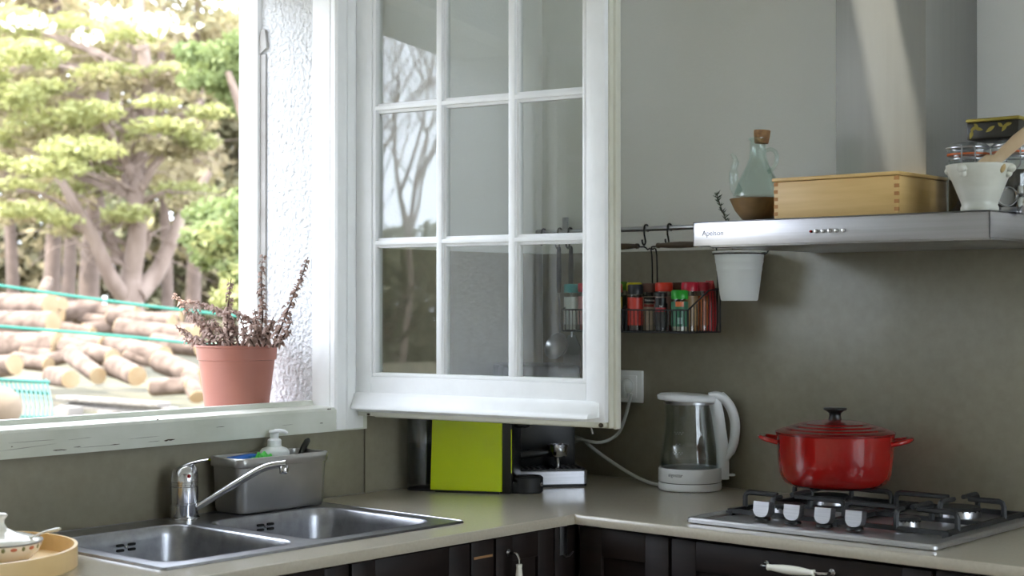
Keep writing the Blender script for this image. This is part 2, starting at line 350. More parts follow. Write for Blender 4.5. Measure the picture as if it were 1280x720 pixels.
# casement: local x along its width from the hinge, local y 0 = outer face .. +0.045 inner face
SW, SZ0, SZ1 = 0.668, 1.100, 2.195
def casement(rz, loc, mirror=False):
    sash = thing('sash', None, None, loc, rz); sash.parent = w1
    s = -1 if mirror else 1
    def X(a, b): return (min(s * a, s * b), max(s * a, s * b))
    TH = .042; gl = [(.055, .222), (.250, .417), (.446, .610)]; zr = [(1.193, 1.487), (1.511, 1.805), (1.829, 2.123)]
    for a, b in ((0, .045), (.622, SW)):
        MB().box(*X(a, b), 0, TH, SZ0, SZ1, .002).build('stile', 'window_paint', sash)
    MB().box(*X(.045, .622), .0005, TH, SZ0, 1.183, .001).build('rail', 'window_paint', sash)
    MB().box(*X(.045, .622), .0005, TH, 2.133, SZ1, .001).build('rail', 'window_paint', sash)
    def bead(a0, a1, z0, z1, vert):                  # glazing bar with a stepped moulding
        q = MB(); d = .007
        if vert: q.box(*X(a0 + d, a1 - d), .004, TH - .004, z0, z1, .001).box(*X(a0, a1), .012, TH - .012, z0, z1, .002)
        else: q.box(*X(a0, a1), .0045, TH - .0045, z0 + d, z1 - d, .001).box(*X(a0, a1), .0125, TH - .0125, z0, z1, .002)
        q.build('muntin', 'window_paint', sash)
    for a, b in ((.222, .250), (.417, .446)): bead(a, b, 1.183, 2.133, True)
    for a, b in ((1.487, 1.511), (1.805, 1.829)): bead(.045, .622, a, b, False)
    q = MB()                                        # round beading along the outside of the light
    for a, b in ((.045, .055), (.610, .622)): q.box(*X(a, b), .004, TH - .008, 1.183, 2.133, .003)
    q.box(*X(.045, .622), .003, TH - .008, 1.183, 1.193, .003).box(*X(.045, .622), .003, TH - .008, 2.123, 2.133, .003)
    q.build('beading', 'window_paint', sash)
    for a, b in gl:
        for z0, z1 in zr:
            MB().box(*X(a - .004, b + .004), .019, .0225, z0 - .004, z1 + .004).build('pane', 'pane_glass', sash, smooth=False)
    # drip ledge on the outer face, chamfered ends
    prof = [(0.001, 1.146), (-.006, 1.143), (-.012, 1.136), (-.020, 1.120), (-.024, 1.113), (-.024, 1.1075), (0.001, 1.1065)]
    loops = []
    for xx in (-.006, .004, SW - .030, SW - .014):
        e = {-.006: .55, .004: 1.0, SW - .030: 1.0, SW - .014: .35}[xx]
        loops.append([(s * xx, y * (e if y < 0 else 1), 1.126 + (z - 1.126) * (1 if e == 1 else .8)) for y, z in prof])
    q = MB(); loft(q, loops); q.build('drip_ledge', 'window_paint', sash)
    q = MB(); q.box(*X(.004, SW - .004), .004, TH + .004, SZ0 - .010, SZ0 + .001, .001).box(*X(.02, SW), TH + .0045, TH + .012, SZ0 - .016, SZ0 + .03, .002)
    q.build('lower_edge', 'cream_paint', sash)
    q = MB(); q.box(*X(SW, SW + .006), .014, TH + .008, SZ0 - .012, SZ1, .002).box(*X(SW + .004, SW + .013), TH - .014, TH + .010, SZ0 - .016, SZ1, .003)
    q.build('meeting_edge', 'cream_paint', sash)
    q = MB(); q.ball((s * (SW - .012), .004, 1.094), (.006, .003, .005)).ball((s * .035, .003, 1.094), (.005, .002, .0025)); q.build('paint_chips', 'chip', sash)
    return sash
sash1 = tag(casement(math.radians(10.0), (.034, -.7254, 0)), 'white nine-pane casement swung open into the kitchen')
sash2 = casement(math.radians(-62), (.034, FY0 + .02, 0)); sash2['label'] = 'second casement, swung open outside the picture on the left'

# ================================================================== WORKTOP AND CABINETS
CD = 0.627; CF = 0.632
m = MB(); T0 = ZC - .021
HX0, HX1, HY0, HY1 = .05, .515, -1.615, -.90         # sink cut-out
m.box(.013, HX0, -3.0, -.012, T0, ZC).box(HX0, HX1, -3.0, HY0, T0, ZC).box(HX0, HX1, HY1, -.012, T0, ZC)
m.box(HX1, CD - .006, -3.0, -.012, T0, ZC).box(CD - .006, 2.9, -CF + .006, -.012, T0, ZC)
pr = [(0, T0), (.005, T0), (.006, T0 + .002), (.006, ZC - .002), (.0045, ZC - .0003), (0, ZC)]
m.prism([(CD - .006 + a, z) for a, z in pr], -3.0, -CF + .006, 'y')
m.prism([(-(CF - .006) - a, z) for a, z in pr][::-1], CD - .006, 2.9, 'x')
tag(m.build('worktop', 'quartz_top', ang=50), 'grey-beige stone worktop turning the corner in an L', 'worktop')

def carcass(t, x0, x1, y0, y1, open_ax, top=.876):
    m = MB(); th = .016
    m.box(x0, x1, y0, y1, .10, .10 + th)
    if open_ax == 'x':
        m.box(x0, x1, y0, y0 + th, .10, top).box(x0, x1, y1 - th, y1, .10, top).box(x0, x0 + th, y0, y1, .10, top)
    else:
        m.box(x0, x0 + th, y0, y1, .10, .876).box(x1 - th, x1, y0, y1, .10, .876).box(x0, x1, y1 - th, y1, .10, .876)
    m.build('carcass', 'dark_wood', t, smooth=False)
def door_x(t, y0, y1, z0=.12, z1=.872, xf=.605, name='door'):     # door facing +x, frame and recessed panel
    m = MB(); w = min(.06, (y1 - y0) * .28)
    m.box(xf - .018, xf, y0, y0 + w, z0, z1, .0015).box(xf - .018, xf, y1 - w, y1, z0, z1, .0015)
    m.box(xf - .018, xf, y0 + w, y1 - w, z0, z0 + w, .0015).box(xf - .018, xf, y0 + w, y1 - w, z1 - w, z1, .0015)
    m.box(xf - .016, xf - .009, y0 + w, y1 - w, z0 + w, z1 - w)
    return m.build(name, 'dark_wood', t)
def door_y(t, x0, x1, z0=.12, z1=.872, yf=-.610, name='door'):
    m = MB(); w = min(.06, (x1 - x0) * .28, (z1 - z0) * .3)
    m.box(x0, x0 + w, yf, yf + .018, z0, z1, .0015).box(x1 - w, x1, yf, yf + .018, z0, z1, .0015)
    m.box(x0 + w, x1 - w, yf, yf + .018, z0, z0 + w, .0015).box(x0 + w, x1 - w, yf, yf + .018, z1 - w, z1, .0015)
    m.box(x0 + w, x1 - w, yf + .009, yf + .016, z0 + w, z1 - w)
    return m.build(name, 'dark_wood', t)
def handle(door, M, L=.13):                            # porcelain pull along local x, standing off local -y
    h = MB(); r = L / 2
    prof = [(0, -r * .72), (.004, -r * .72), (.0068, -r * .70), (.0062, -r * .64), (.0058, -r * .6), (.0085, -r * .25), (.009, 0), (.0085, r * .25), (.0058, r * .6), (.0062, r * .64), (.0068, r * .70), (.004, r * .72), (0, r * .72)]
    h.lathe(prof, (0, 0, 0), 16, M @ Tr((0, -.032, 0)) @ Ry(PI / 2)); h.build('handle', 'porcelain', door)
    for s in (-1, 1):
        q = MB(); q.tube(curve([(s * r * .70, -.032, 0), (s * r * .86, -.031, 0), (s * r, -.022, 0), (s * r, -.006, 0), (s * r, .002, 0)], 5), .0032, 8, M=M).lathe([(0, 0), (.007, 0), (.007, .003), (0, .004)], (0, 0, 0), 12, M @ Tr((s * r, 0, 0)) @ Rx(PI / 2))
        q.build('handle_post', 'chrome', door)
c = thing('base_cabinet', 'long dark wood cabinet front below the sink', 'cabinet'); carcass(c, .014, .585, -2.6, -.940, 'x', .70)
door_x(c, -2.598, -1.82); door_x(c, -1.816, -1.272); door_x(c, -1.264, -.942)
c = thing('filler_panel', 'narrow dark wood panel right of the sink cabinet with a bare wood scar', 'panel')
MB().box(.57, .604, -.936, -.868, .12, .872, .0015).build('board', 'dark_wood', c)
a = at(605, 696, 'x', .6042)
MB().box(.6036, .6046, a.y - .03, a.y + .026, a.z - .0025, a.z + .0025).build('scar', 'inner_wood', c)
c = thing('base_cabinet', 'dark wood door with an upright porcelain pull near the corner', 'cabinet'); carcass(c, .014, .585, -.864, -.674, 'x')
d = door_x(c, -.862, -.676)
p = at(649, 702, 'x', .637)
handle(d, Tr((.605, p.y, p.z - .055)) @ Rz(PI / 2) @ Ry(PI / 2), .14)
c = thing('corner_post', 'dark wood post in the inside corner of the cabinets', 'post')
MB().box(.56, .603, -.670, -.59, .1, .876, .002).build('post', 'dark_wood', c)
c = thing('base_cabinet', 'dark wood panelled front between the corner and the drawer', 'cabinet'); carcass(c, .62, .858, -.590, -.03, 'y'); door_y(c, .622, .858)
c = thing('drawer_cabinet', 'dark wood drawer unit below the hob', 'cabinet'); carcass(c, .864, 1.446, -.590, -.03, 'y')
d = door_y(c, .866, 1.444, .66, .870, name='drawer'); p0 = at(951, 709, 'y', -.642); p1 = at(1027, 715, 'y', -.642)
handle(d, Tr(((p0.x + p1.x) / 2, -.610, (p0.z + p1.z) / 2 - .001)), .145); door_y(c, .866, 1.444, .12, .652, name='drawer')
c = thing('base_cabinet', 'dark wood cabinet right of the drawer unit', 'cabinet'); carcass(c, 1.450, 2.1, -.590, -.03, 'y'); door_y(c, 1.452, 2.098)
p = at(705, 660, 'x', .606)
hk = MB(); hk.box(.6035, .6055, p.y - .012, p.y + .012, .812, .878, .0005).tube([(.6045, p.y, .813), (.612, p.y, .809), (.622, p.y, .812), (.632, p.y, .822)], .002, 6).box(.598, .606, p.y - .012, p.y + .012, .8765, .8785)
tag(hk.build('towel_hook', 'steel'), 'flat steel hook hung on the corner post', 'hook')

# ================================================================== SINK
sink = thing('kitchen_sink', 'stainless steel two-bowl sink let into the worktop', 'sink', (0, 0, ZC))
OX0, OX1, OY0, OY1 = .032, .532, -1.632, -.880
B1 = (.112, .492, -1.600, -1.292); B2 = (.140, .492, -1.256, -.922)
def ringface(mb, outer, inner, z):                     # flat deck with a hole: both loops have equal counts
    n = len(outer); mb.add([(x, y, z) for x, y in outer] + [(x, y, z) for x, y in inner], [(i, (i + 1) % n, n + (i + 1) % n, n + i) for i in range(n)])
m = MB(); YM = -1.274; zt = .0035
N6 = 6
for (bx0, bx1, by0, by1), (ox0, ox1, oy0, oy1) in ((B1, (OX0, OX1, OY0, YM)), (B2, (OX0, OX1, YM, OY1))):
    inner = rrect(bx0, bx1, by0, by1, .045, N6); outer = rrect(ox0, ox1, oy0, oy1, .0008, N6)
    ringface(m, outer, inner, zt)
# turned-down outer edge
ol = rrect(OX0, OX1, OY0, OY1, .012); o2 = rrect(OX0 - .003, OX1 + .003, OY0 - .003, OY1 + .003, .014)
loft(m, [[(x, y, zt) for x, y in ol], [(x, y, zt + .0012) for x, y in rrect(OX0 - .001, OX1 + .001, OY0 - .001, OY1 + .001, .013)], [(x, y, .0002) for x, y in o2]], False, False)
m.build('rim', 'sink_steel', sink)
for (bx0, bx1, by0, by1) in (B1, B2):
    m = MB(); L = []
    for ins, z, r in ((-.002, zt + .0006, .047), (0, zt + .0006, .045), (.003, zt - .003, .045), (.006, -.02, .045), (.012, -.135, .045), (.024, -.152, .045), (.05, -.160, .045)):
        L.append([(x, y, z) for x, y in rrect(bx0 + ins, bx1 - ins, by0 + ins, by1 - ins, r)])
    loft(m, L, False, True); bas = m.build('basin', 'sink_steel', sink, ang=60)
    cx, cy = (bx0 + bx1) / 2, (by0 + by1) / 2
    MB().lathe([(0, .002), (.028, .002), (.036, .004), (.04, .001)], (cx, cy, -.160), 24).build('drain', 'chrome', bas)
    # overflow on the far wall: four slots round a screw
    p = at(157, 683.5, 'x', bx0 + .007) if bx0 < .12 else at(331.5, 658, 'x', bx0 + .007); y0 = p.y; xw = bx0 + .0090; zo = p.z - ZC - .008
    q = MB()
    for dy in (-.0135, .0135):
        for dz in (.002, .012): q.prism([(y0 + dy + a, zo + dz + b) for a, b in rrect(-.0085, .0085, -.0026, .0026, .0025, 4)], xw - .006, xw + .0015, 'x')
    q.build('overflow_slot', 'slot_dark', bas, smooth=False)
    MB().lathe([(0, .004), (.002, .003), (.0035, 0), (.0035, -.003)], (0, 0, 0), 10, Tr((xw, y0, zo + .008)) @ Ry(PI / 2)).build('overflow_screw', 'chrome', bas)

# ================================================================== FAUCET
fx, fy = .066, -1.244
fa = thing('faucet', 'chrome mixer tap with a long slanted spout behind the sink', 'faucet', (fx, fy, ZC + zt)); FS = 1.16
m = MB(); m.lathe([(a * FS, b) for a, b in [(0, 0), (.0275, 0), (.0275, .004), (.0245, .006), (.0245, .030), (.0258, .031), (.0258, .034), (.0245, .035), (.0245, .068), (.0222, .069), (.0222, .073), (.0245, .074), (.0245, .078), (0, .078)]], seg=36)
m.build('body', 'chrome', fa)
m = MB(); loops = []                                     # domed head sweeping into the lever
R1 = RT.xy.normalized()
for z, r, sh in ((.0785, .0282, 0), (.092, .0282, 0), (.101, .026, .001), (.108, .021, .004), (.113, .013, .009), (.115, .003, .012)):
    loops.append([(r * math.cos(2 * PI * k / 28) + sh * R1.x, r * math.sin(2 * PI * k / 28) + sh * R1.y, z) for k in range(28)])
loft(m, loops); hd = m.build('head', 'chrome', fa, ang=60)
dirl = Vector((R1.x * .95 + .2, R1.y * .95 - .2, 0)).normalized()
m = MB(); m.tube(curve([dirl * -.017 + Vector((0, 0, .094)), dirl * -.008 + Vector((0, 0, .106)), dirl * .010 + Vector((0, 0, .1145)), dirl * .034 + Vector((0, 0, .1215)), dirl * .058 + Vector((0, 0, .126))], 5), lerp(.0150, .0062, 21), 12, flat=.42); m.build('lever', 'chrome', fa, ang=60)
nd = (CAM - Vector((fx, fy, 1))).xy.normalized(); nd = Vector((nd.x * .93 + .37 * R1.x, nd.y * .93 + .37 * R1.y)).normalized()
MB().ball((nd.x * .0278, nd.y * .0278, .092), (.004, .004, .0045)).build('temperature_dot', 'led_red', fa)
sp = Vector((R1.x, R1.y, 0))
pa = [sp * .012 + Vector((0, 0, .019)), sp * .03 + Vector((0, 0, .027)), sp * .075 + Vector((0, 0, .054)), sp * .14 + Vector((0, 0, .093)), sp * .168 + Vector((0, 0, .107)), sp * .192 + Vector((0, 0, .113)), sp * .214 + Vector((0, 0, .1145))]
m = MB(); pc = curve(pa, 6); m.tube(pc, [.0078] * (len(pc) - 4) + [.0082, .0088, .0095, .0095], 14); m.build('spout', 'chrome', fa, ang=60)
MB().lathe([(0, 0), (.0088, 0), (.0098, .003), (.0098, .014), (.008, .017), (0, .017)], (sp.x * .209, sp.y * .209, .0945), 18).build('aerator', 'chrome', fa)

# ================================================================== STEEL CADDY AND WHAT IS IN IT
cdx0, cdx1, cdy0, cdy1 = .020, .128, -1.145, -.893
cad = thing('steel_caddy', 'rectangular brushed steel container standing behind the right bowl', 'container', ((cdx0 + cdx1) / 2, (cdy0 + cdy1) / 2, ZC + zt))
hx, hy = (cdx1 - cdx0) / 2, (cdy1 - cdy0) / 2
def rl(ins, z, r): return [(x, y, z) for x, y in rrect(-hx + ins, hx - ins, -hy + ins, hy - ins, r)]
m = MB(); loft(m, [rl(.014, .0, .012), rl(.007, .003, .018), rl(.004, .010, .020), rl(.001, .100, .020), rl(-.003, .101, .022), rl(-.004, .104, .022), rl(-.004, .119, .022), rl(-.002, .121, .022), rl(.002, .121, .02), rl(.003, .118, .018), rl(.004, .02, .018), rl(.012, .006, .014)], True, True)
m.build('tub', 'caddy_steel', cad, ang=50)
zc = ZC + zt
def inside(u, v, x): p = at(u, v, 'x', x); return p
p = inside(343, 560, .055)
sb = thing('soap_dispenser', 'white pump bottle of soap in the steel caddy', 'soap bottle', (p.x, p.y, zc + .0065))
MB().lathe([(0, 0), (.030, 0), (.034, .004), (.034, .106), (.033, .116), (.028, .123), (.016, .127), (.016, .130)], seg=28).build('bottle', 'soft_white', sb)
MB().lathe([(.0155, .126), (.0155, .141), (.013, .144), (.0095, .145), (.0095, .158), (0, .158)], seg=24).build('collar', 'white_plastic', sb)
q = MB(); q.lathe([(0, .155), (.010, .155), (.0125, .159), (.0115, .163), (0, .164)], seg=20).tube([(0, 0, .1605), sp * .012 + Vector((0, 0, .1615)), sp * .022 + Vector((0, 0, .1605)), sp * .029 + Vector((0, 0, .156))], [.0052, .0048, .0042, .0034], 10)
q.build('pump_head', 'white_plastic', sb)
p = inside(290, 576, .072)
q = MB(); L = []
for z, s_ in ((0, .9), (.01, 1), (.10, 1), (.111, .93), (.113, .85)):
    L.append([(x * s_, y * s_, z + (.004 * math.sin(9 * y) if z > .05 else 0)) for x, y in rrect(-.016, .016, -.042, .042, .008)])
loft(q, L); o = q.build('sponge', 'sponge_blue', ang=60); one(o, (.060, cdy0 + .060, zc + .007)); tag(o, 'blue sponge poking out of the steel caddy', 'sponge')
p = inside(335, 568, .08)
q = MB(); q.ball((0, 0, .085), (.021, .036, .036), 24, 16)
q.v = [(x * (1 + .14 * math.sin(z * 190 + y * 260)), y * (1 + .12 * math.sin(x * 310 + z * 150)), z + .004 * math.sin(x * 400 + y * 300)) for x, y, z in q.v]
q.box(-.012, .012, -.02, .02, 0, .07, .004); o = q.build('scouring_pad', 'scour_green', ang=80); one(o, (.094, p.y - .026, zc + .006)); tag(o, 'crumpled green scouring pad in front of the soap bottle', 'scouring pad')
p0 = at(374, 570, 'x', .05); p1 = at(384, 551, 'x', .045)
br = thing('dish_brush', 'black-handled brush leaning in the right end of the caddy', 'brush', (p0.x, p0.y, zc + .008))
v = (p1 - p0); v.normalize(); b0 = Vector((0, 0, p0.z - zc - .008)) - v * .085
q = MB(); q.tube([b0 + v * t for t in (0, .05, .09, .115, .129, .135)], [.005, .005, .0065, .009, .0085, .004], 12, flat=.6); q.build('grip', 'black_plastic', br)
q = MB(); q.box(b0.x - .012, b0.x + .012, b0.y - .02, b0.y + .02, 0, b0.z + .012, .004); q.build('bristles', 'black_matte', br)

# ================================================================== COFFEE CAPSULE MACHINE (green)
cm = thing('capsule_coffee_machine', 'lime green capsule coffee machine under the open casement', 'coffee machine', (.120, -.560, ZC), math.atan2(.079, .158))
Hm = .235; Wd = .112
pl = [(0, .006), (.178, .006), (.178, Hm - .012), (.174, Hm - .004), (.166, Hm), (.018, Hm), (.010, Hm - .006), (.006, Hm - .016)]
for y0 in (0, Wd - .008):
    q = MB(); q.prism(pl, y0, y0 + .008, 'y'); q.build('side_panel', 'lime_plastic', cm, ang=30)
q = MB(); q.box(.004, .200, .008, Wd - .008, .0, Hm - .006, .004).box(.012, .172, .002, Wd - .002, 0, .006); q.build('body', 'black_plastic', cm)
MB().box(.052, .120, .020, Wd - .02, Hm - .006, Hm + .004, .002).build('lever', 'black_plastic', cm)
q = MB(); q.lathe([(0, .155), (.014, .155), (.022, .160), (.026, .172), (.026, .215), (.022, .228), (0, .232)], (.212, Wd / 2, 0), 24); q.build('brew_head', 'black_plastic', cm)
q = MB(); q.lathe([(0, 0), (.034, 0), (.038, .003), (.038, .036), (.034, .040), (.030, .040), (.029, .037), (0, .037)], (.228, Wd / 2, 0), 32); q.box(.19, .225, .022, Wd - .022, 0, .03, .003); q.build('drip_tray', 'black_matte', cm)
MB().lathe([(0, 0), (.006, 0), (.006, .002), (0, .003)], (0, 0, 0), 14, Tr((.2645, Wd / 2 - .012, .022)) @ Ry(PI / 2)).build('badge', 'chrome', cm)
MB().box(.200, .2015, .006, .0085, .05, .155).build('green_edge', 'lime_plastic', cm)
q = MB(); L = [[(x, y, z) for x, y in rrect(-.072 + i, -.004 - i, .012 + i, .092 - i, .026)] for i, z in ((.004, .004), (0, .012), (0, .222), (.002, .225), (.003, .225), (.003, .014))]
loft(q, L, True, False); tk = q.build('water_tank', 'smoke_glass', cm, ang=50)
q = MB(); L = [[(x, y, z) for x, y in rrect(-.072 + i, -.004 - i, .012 + i, .092 - i, .024)] for i, z in ((.005, .015), (.0045, .115))]
loft(q, L); q.build('tank_water', 'tank_water', tk, ang=50)
q = MB(); q.prism(rrect(-.073, -.003, .011, .093, .026), .2255, .234, 'z'); q.build('tank_lid', 'black_plastic', tk)
q = MB(); q.prism(rrect(-.070, .004, .014, .090, .024), 0, .005, 'z'); q.build('tank_foot', 'black_matte', tk)

# ================================================================== ESPRESSO MACHINE (black, in the corner)
tx, ty = .635, .772
em = thing('espresso_machine', 'black espresso machine with a steel drip tray base in the corner', 'espresso machine', (.3326, -.2152, ZC), math.atan2(ty, tx))
# local x runs along the front from right end (0) to -.22 ; local +y goes to the corner
LW = .215
def fl(ins, z): return [(x, y, z) for x, y in rrect(-LW + ins, -ins, ins, .185 - ins, .012, 4)]
q = MB(); loft(q, [fl(.002, .0), fl(.002, .006)]); q.build('foot', 'black_matte', em)
q = MB(); loft(q, [fl(0, .006), fl(0, .0375), fl(.0015, .039)]); q.build('base', 'brushed_steel', em)
q = MB(); loft(q, [fl(.004, .039), fl(.004, .0425)]); tr_ = q.build('drip_tray', 'black_plastic', em)
q = MB()
for i in range(13): q.box(-LW + .014 + i * .015, -LW + .020 + i * .015, .012, .085, .0425, .0455, .001)
q.build('drip_grid', 'black_matte', tr_)
q = MB(); q.box(-LW + .002, -.014, .088, .185, .039, .30, .006); q.build('body', 'black_plastic', em)
q = MB(); q.box(-LW + .002, -.014, .020, .185, .205, .302, .010); q.lathe([(0, 0), (.030, 0), (.032, .004), (.032, .028), (0, .028)], (-.125, .055, .178), 24); q.build('brew_head', 'black_plastic', em)
q = MB(); q.tube(curve([(.004, .05, .215), (.006, .035, .19), (.010, .028, .160), (.016, .018, .128)], 5), .0042, 10); st = q.build('steam_wand', 'chrome', em)
q = MB(); q.tube([(.0, .06, .225), (.003, .045, .205), (.006, .035, .186)], [.010, .0105, .008], 10).tube([(.0065, .034, .186), (.0, .02, .165)], [.005, .003], 8); q.build('wand_grip', 'black_plastic', st)
pf = thing('portafilter', 'steel filter holder with a black handle on the drip tray', 'filter holder', (0, 0, 0))
p = at(697, 591, 'y', -.245); B = Vector((p.x, p.y, ZC + .0455))
pf.location = B
q = MB(); q.lathe([(0, .026), (.022, .026), (.0245, .030), (.0245, .052), (.0275, .0525), (.0275, .0565), (.0225, .0565), (.0215, .032), (0, .030)], seg=28); q.build('basket_holder', 'chrome', pf)
q = MB(); q.lathe([(0, 0), (.0085, 0), (.0085, .022), (.011, .026), (0, .026)], seg=16); q.build('outlet', 'chrome', pf)
hd_ = Vector((-tx, -ty, 0)) * .85 + Vector((-ty, tx, 0)) * .1; hd_.normalize()
q = MB(); q.tube([hd_ * t + Vector((0, 0, .036 - .10 * (t - .025))) for t in (.022, .03, .045, .08, .11, .125, .13)], [.005, .006, .0095, .0105, .0105, .009, .004], 14); q.build('handle', 'black_plastic', pf)

# ================================================================== WALL SOCKET, CORDS
ws = thing('wall_socket', 'white square wall socket with a plugged-in cord', 'socket', (.3105, -.012, 1.140))
q = MB(); q.box(-.0455, .0455, -.009, 0, -.0415, .0415, .002); q.build('plate', 'socket_plastic', ws)
q = MB(); q.box(-.029, .029, -.0108, -.008, -.029, .029, .001); pl_ = q.build('cover', 'socket_plastic', ws)
q = MB(); q.lathe([(.0215, .0), (.0215, .0018), (.0195, .0018), (.019, 0)], (0, 0, 0), 28, Tr((0, -.0106, 0)) @ Rx(PI / 2)); q.build('socket_ring', 'socket_plastic', pl_)
pc_ = thing('power_cord', 'grey cord plugged into the wall socket and looping down behind the casement', 'cord', (.3105, -.023, 1.140))
q = MB(); q.lathe([(0, 0), (.0185, 0), (.0185, .010), (.015, .016), (.009, .020), (0, .021)], (0, 0, 0), 24, Rx(PI / 2)); q.box(-.007, .007, -.022, -.008, -.03, .008, .003); q.build('plug', 'cord_grey', pc_)
inv = local(pc_)
pts = [at(789, 492, 'y', -.036), at(786, 505, 'y', -.034), at(781, 523, 'y', -.034), at(774, 540, 'y', -.04), at(763, 549, 'y', -.055), at(750, 553, 'y', -.075), at(738, 552, 'y', -.085), at(725, 550, 'y', -.065), at(712, 556, 'y', -.030)]
q = MB(); q.tube([inv @ x for x in curve(pts, 6)], .0042, 8); q.build('cable', 'cord_grey', pc_)

# ================================================================== KETTLE
kt = thing('electric_kettle', 'glass kettle with white base, lid and handle', 'kettle', (.560, -.100, ZC))
q = MB(); q.lathe([(0, .001), (.075, .001), (.077, .003), (.0775, .006), (.0775, .016), (.076, .019), (0, .019)], seg=48); q.build('power_base', 'white_plastic', kt)
q = MB(); q.lathe([(.070, .0185), (.0745, .0185), (.0745, .0215), (.070, .0215)], seg=48); q.build('base_gap', 'black_matte', kt)
q = MB(); q.lathe([(0, .021), (.0765, .021), (.0775, .023), (.0770, .052), (.0755, .055), (.070, .055), (.070, .050), (0, .050)], seg=48); kb = q.build('heater_collar', 'white_plastic', kt)
rw = RT.xy.normalized(); hang = math.atan2(rw.y, rw.x) - .10                      # handle points right in the picture
vis = math.atan2((CAM - kt.location).y, (CAM - kt.location).x)
text('aigostar', .0125, 'lettering', 'text_dark', kb, Tr((0, 0, .041)), bend=(.0774, vis - .48))
gp = [(.0735, .052), (.0745, .060), (.0725, .085), (.0685, .115), (.0635, .150), (.059, .182), (.0575, .205), (.0575, .215)]
q = MB(); q.lathe(gp + [(r - .0025, z) for r, z in gp[::-1]], seg=48)
q.v = [(x + (-rw.x * .010 * max(0, (z - .17) / .045) * max(0, -(x * rw.x + y * rw.y) / .06) ** 4), y + (-rw.y * .010 * max(0, (z - .17) / .045) * max(0, -(x * rw.x + y * rw.y) / .06) ** 4), z) for x, y, z in q.v]
gk = q.build('glass_jug', 'clear_glass', kt, ang=60)
q = MB(); q.lathe([(0, .0505), (.070, .0505), (.0705, .062), (.0700, .066), (0, .066)], seg=40); q.build('water', 'water', gk)
q = MB(); q.lathe([(0, .0508), (.066, .0508), (.066, .0522), (0, .0522)], seg=40); q.build('heating_plate', 'steel', gk)
mkm = mat('marking', (215, 220, 220), .5); q = MB()
for z in (.092, .112, .140):
    for k in range(-3, 4):
        a = vis - .42 + k * .055; rr = .0725 - (z - .085) * .13 + .0004
        if z == .112 and abs(k) > 1: continue
        q.ball((rr * math.cos(a), rr * math.sin(a), z + (.004 if k % 2 else 0)), .0011, 6, 4)
q.build('level_marks', 'marking', gk)
q = MB(); q.lathe([(.0585, .209), (.0605, .210), (.0605, .217), (.0585, .217)], seg=40); q.build('rim_band', 'steel', kt)
Hd = Rz(hang)
q = MB(); L = []
for z, r, e in ((.2165, .0605, .014), (.219, .063, .016), (.228, .063, .017), (.233, .058, .014), (.2345, .045, .008)):
    L.append([((r + (e if math.cos(a) < -.2 else 0) * (-math.cos(a) - .2) / .8) * math.cos(a), (r - (.012 if math.cos(a) < -.5 else 0) * (-math.cos(a) - .5)) * math.sin(a), z + .003 * -math.cos(a)) for a in [2 * PI * k / 40 for k in range(40)]])
loft(q, L, M=Hd); q.build('lid', 'white_plastic', kt, ang=50)
hp = [(.046, 0, .228), (.066, 0, .230), (.086, 0, .219), (.102, 0, .195), (.110, 0, .160), (.107, 0, .118), (.096, 0, .088), (.082, 0, .070)]
q = MB(); hc = curve(hp, 6); n = len(hc); q.tube(hc, [.013 + .004 * math.sin(PI * i / (n - 1)) - (.003 if i > n - 8 else 0) for i in range(n)], 14, M=Hd, flat=.72)
hl = q.build('handle', 'white_plastic', kt, ang=60)
q = MB(); q.tube(curve([(.058, 0, .222), (.0665, 0, .19), (.0725, 0, .15), (.0790, 0, .10), (.0800, 0, .06), (.0800, 0, .026)], 6), .0125, 12, M=Hd, flat=1.25); q.build('spine', 'white_plastic', hl, ang=60)
q = MB(); q.box(-.012, .012, -.009, .009, 0, .006, .002, M=Hd @ Tr((.086, 0, .227)) @ Ry(math.radians(42))); q.build('lid_button', 'soft_white', hl)
q = MB(); q.box(.088, .110, -.008, .008, .034, .039, .002, M=Hd); q.build('switch', 'white_plastic', hl)
pc2 = thing('power_cord', 'white cord running along the worktop to the kettle', 'cord', (.485, -.12, ZC))
inv = local(pc2)
pts = [at(829, 607, 'y', -.118), at(814, 604, 'y', -.115), at(797, 597, 'y', -.10), at(778, 586, 'y', -.085), at(760, 574, 'y', -.075), at(746, 564, 'y', -.07), at(736, 556, 'y', -.07), at(728, 549, 'y', -.06), at(716, 545, 'y', -.03)]
q = MB(); q.tube([inv @ x for x in curve(pts, 6)], .0042, 8); q.build('cable', 'cord_grey', pc2)

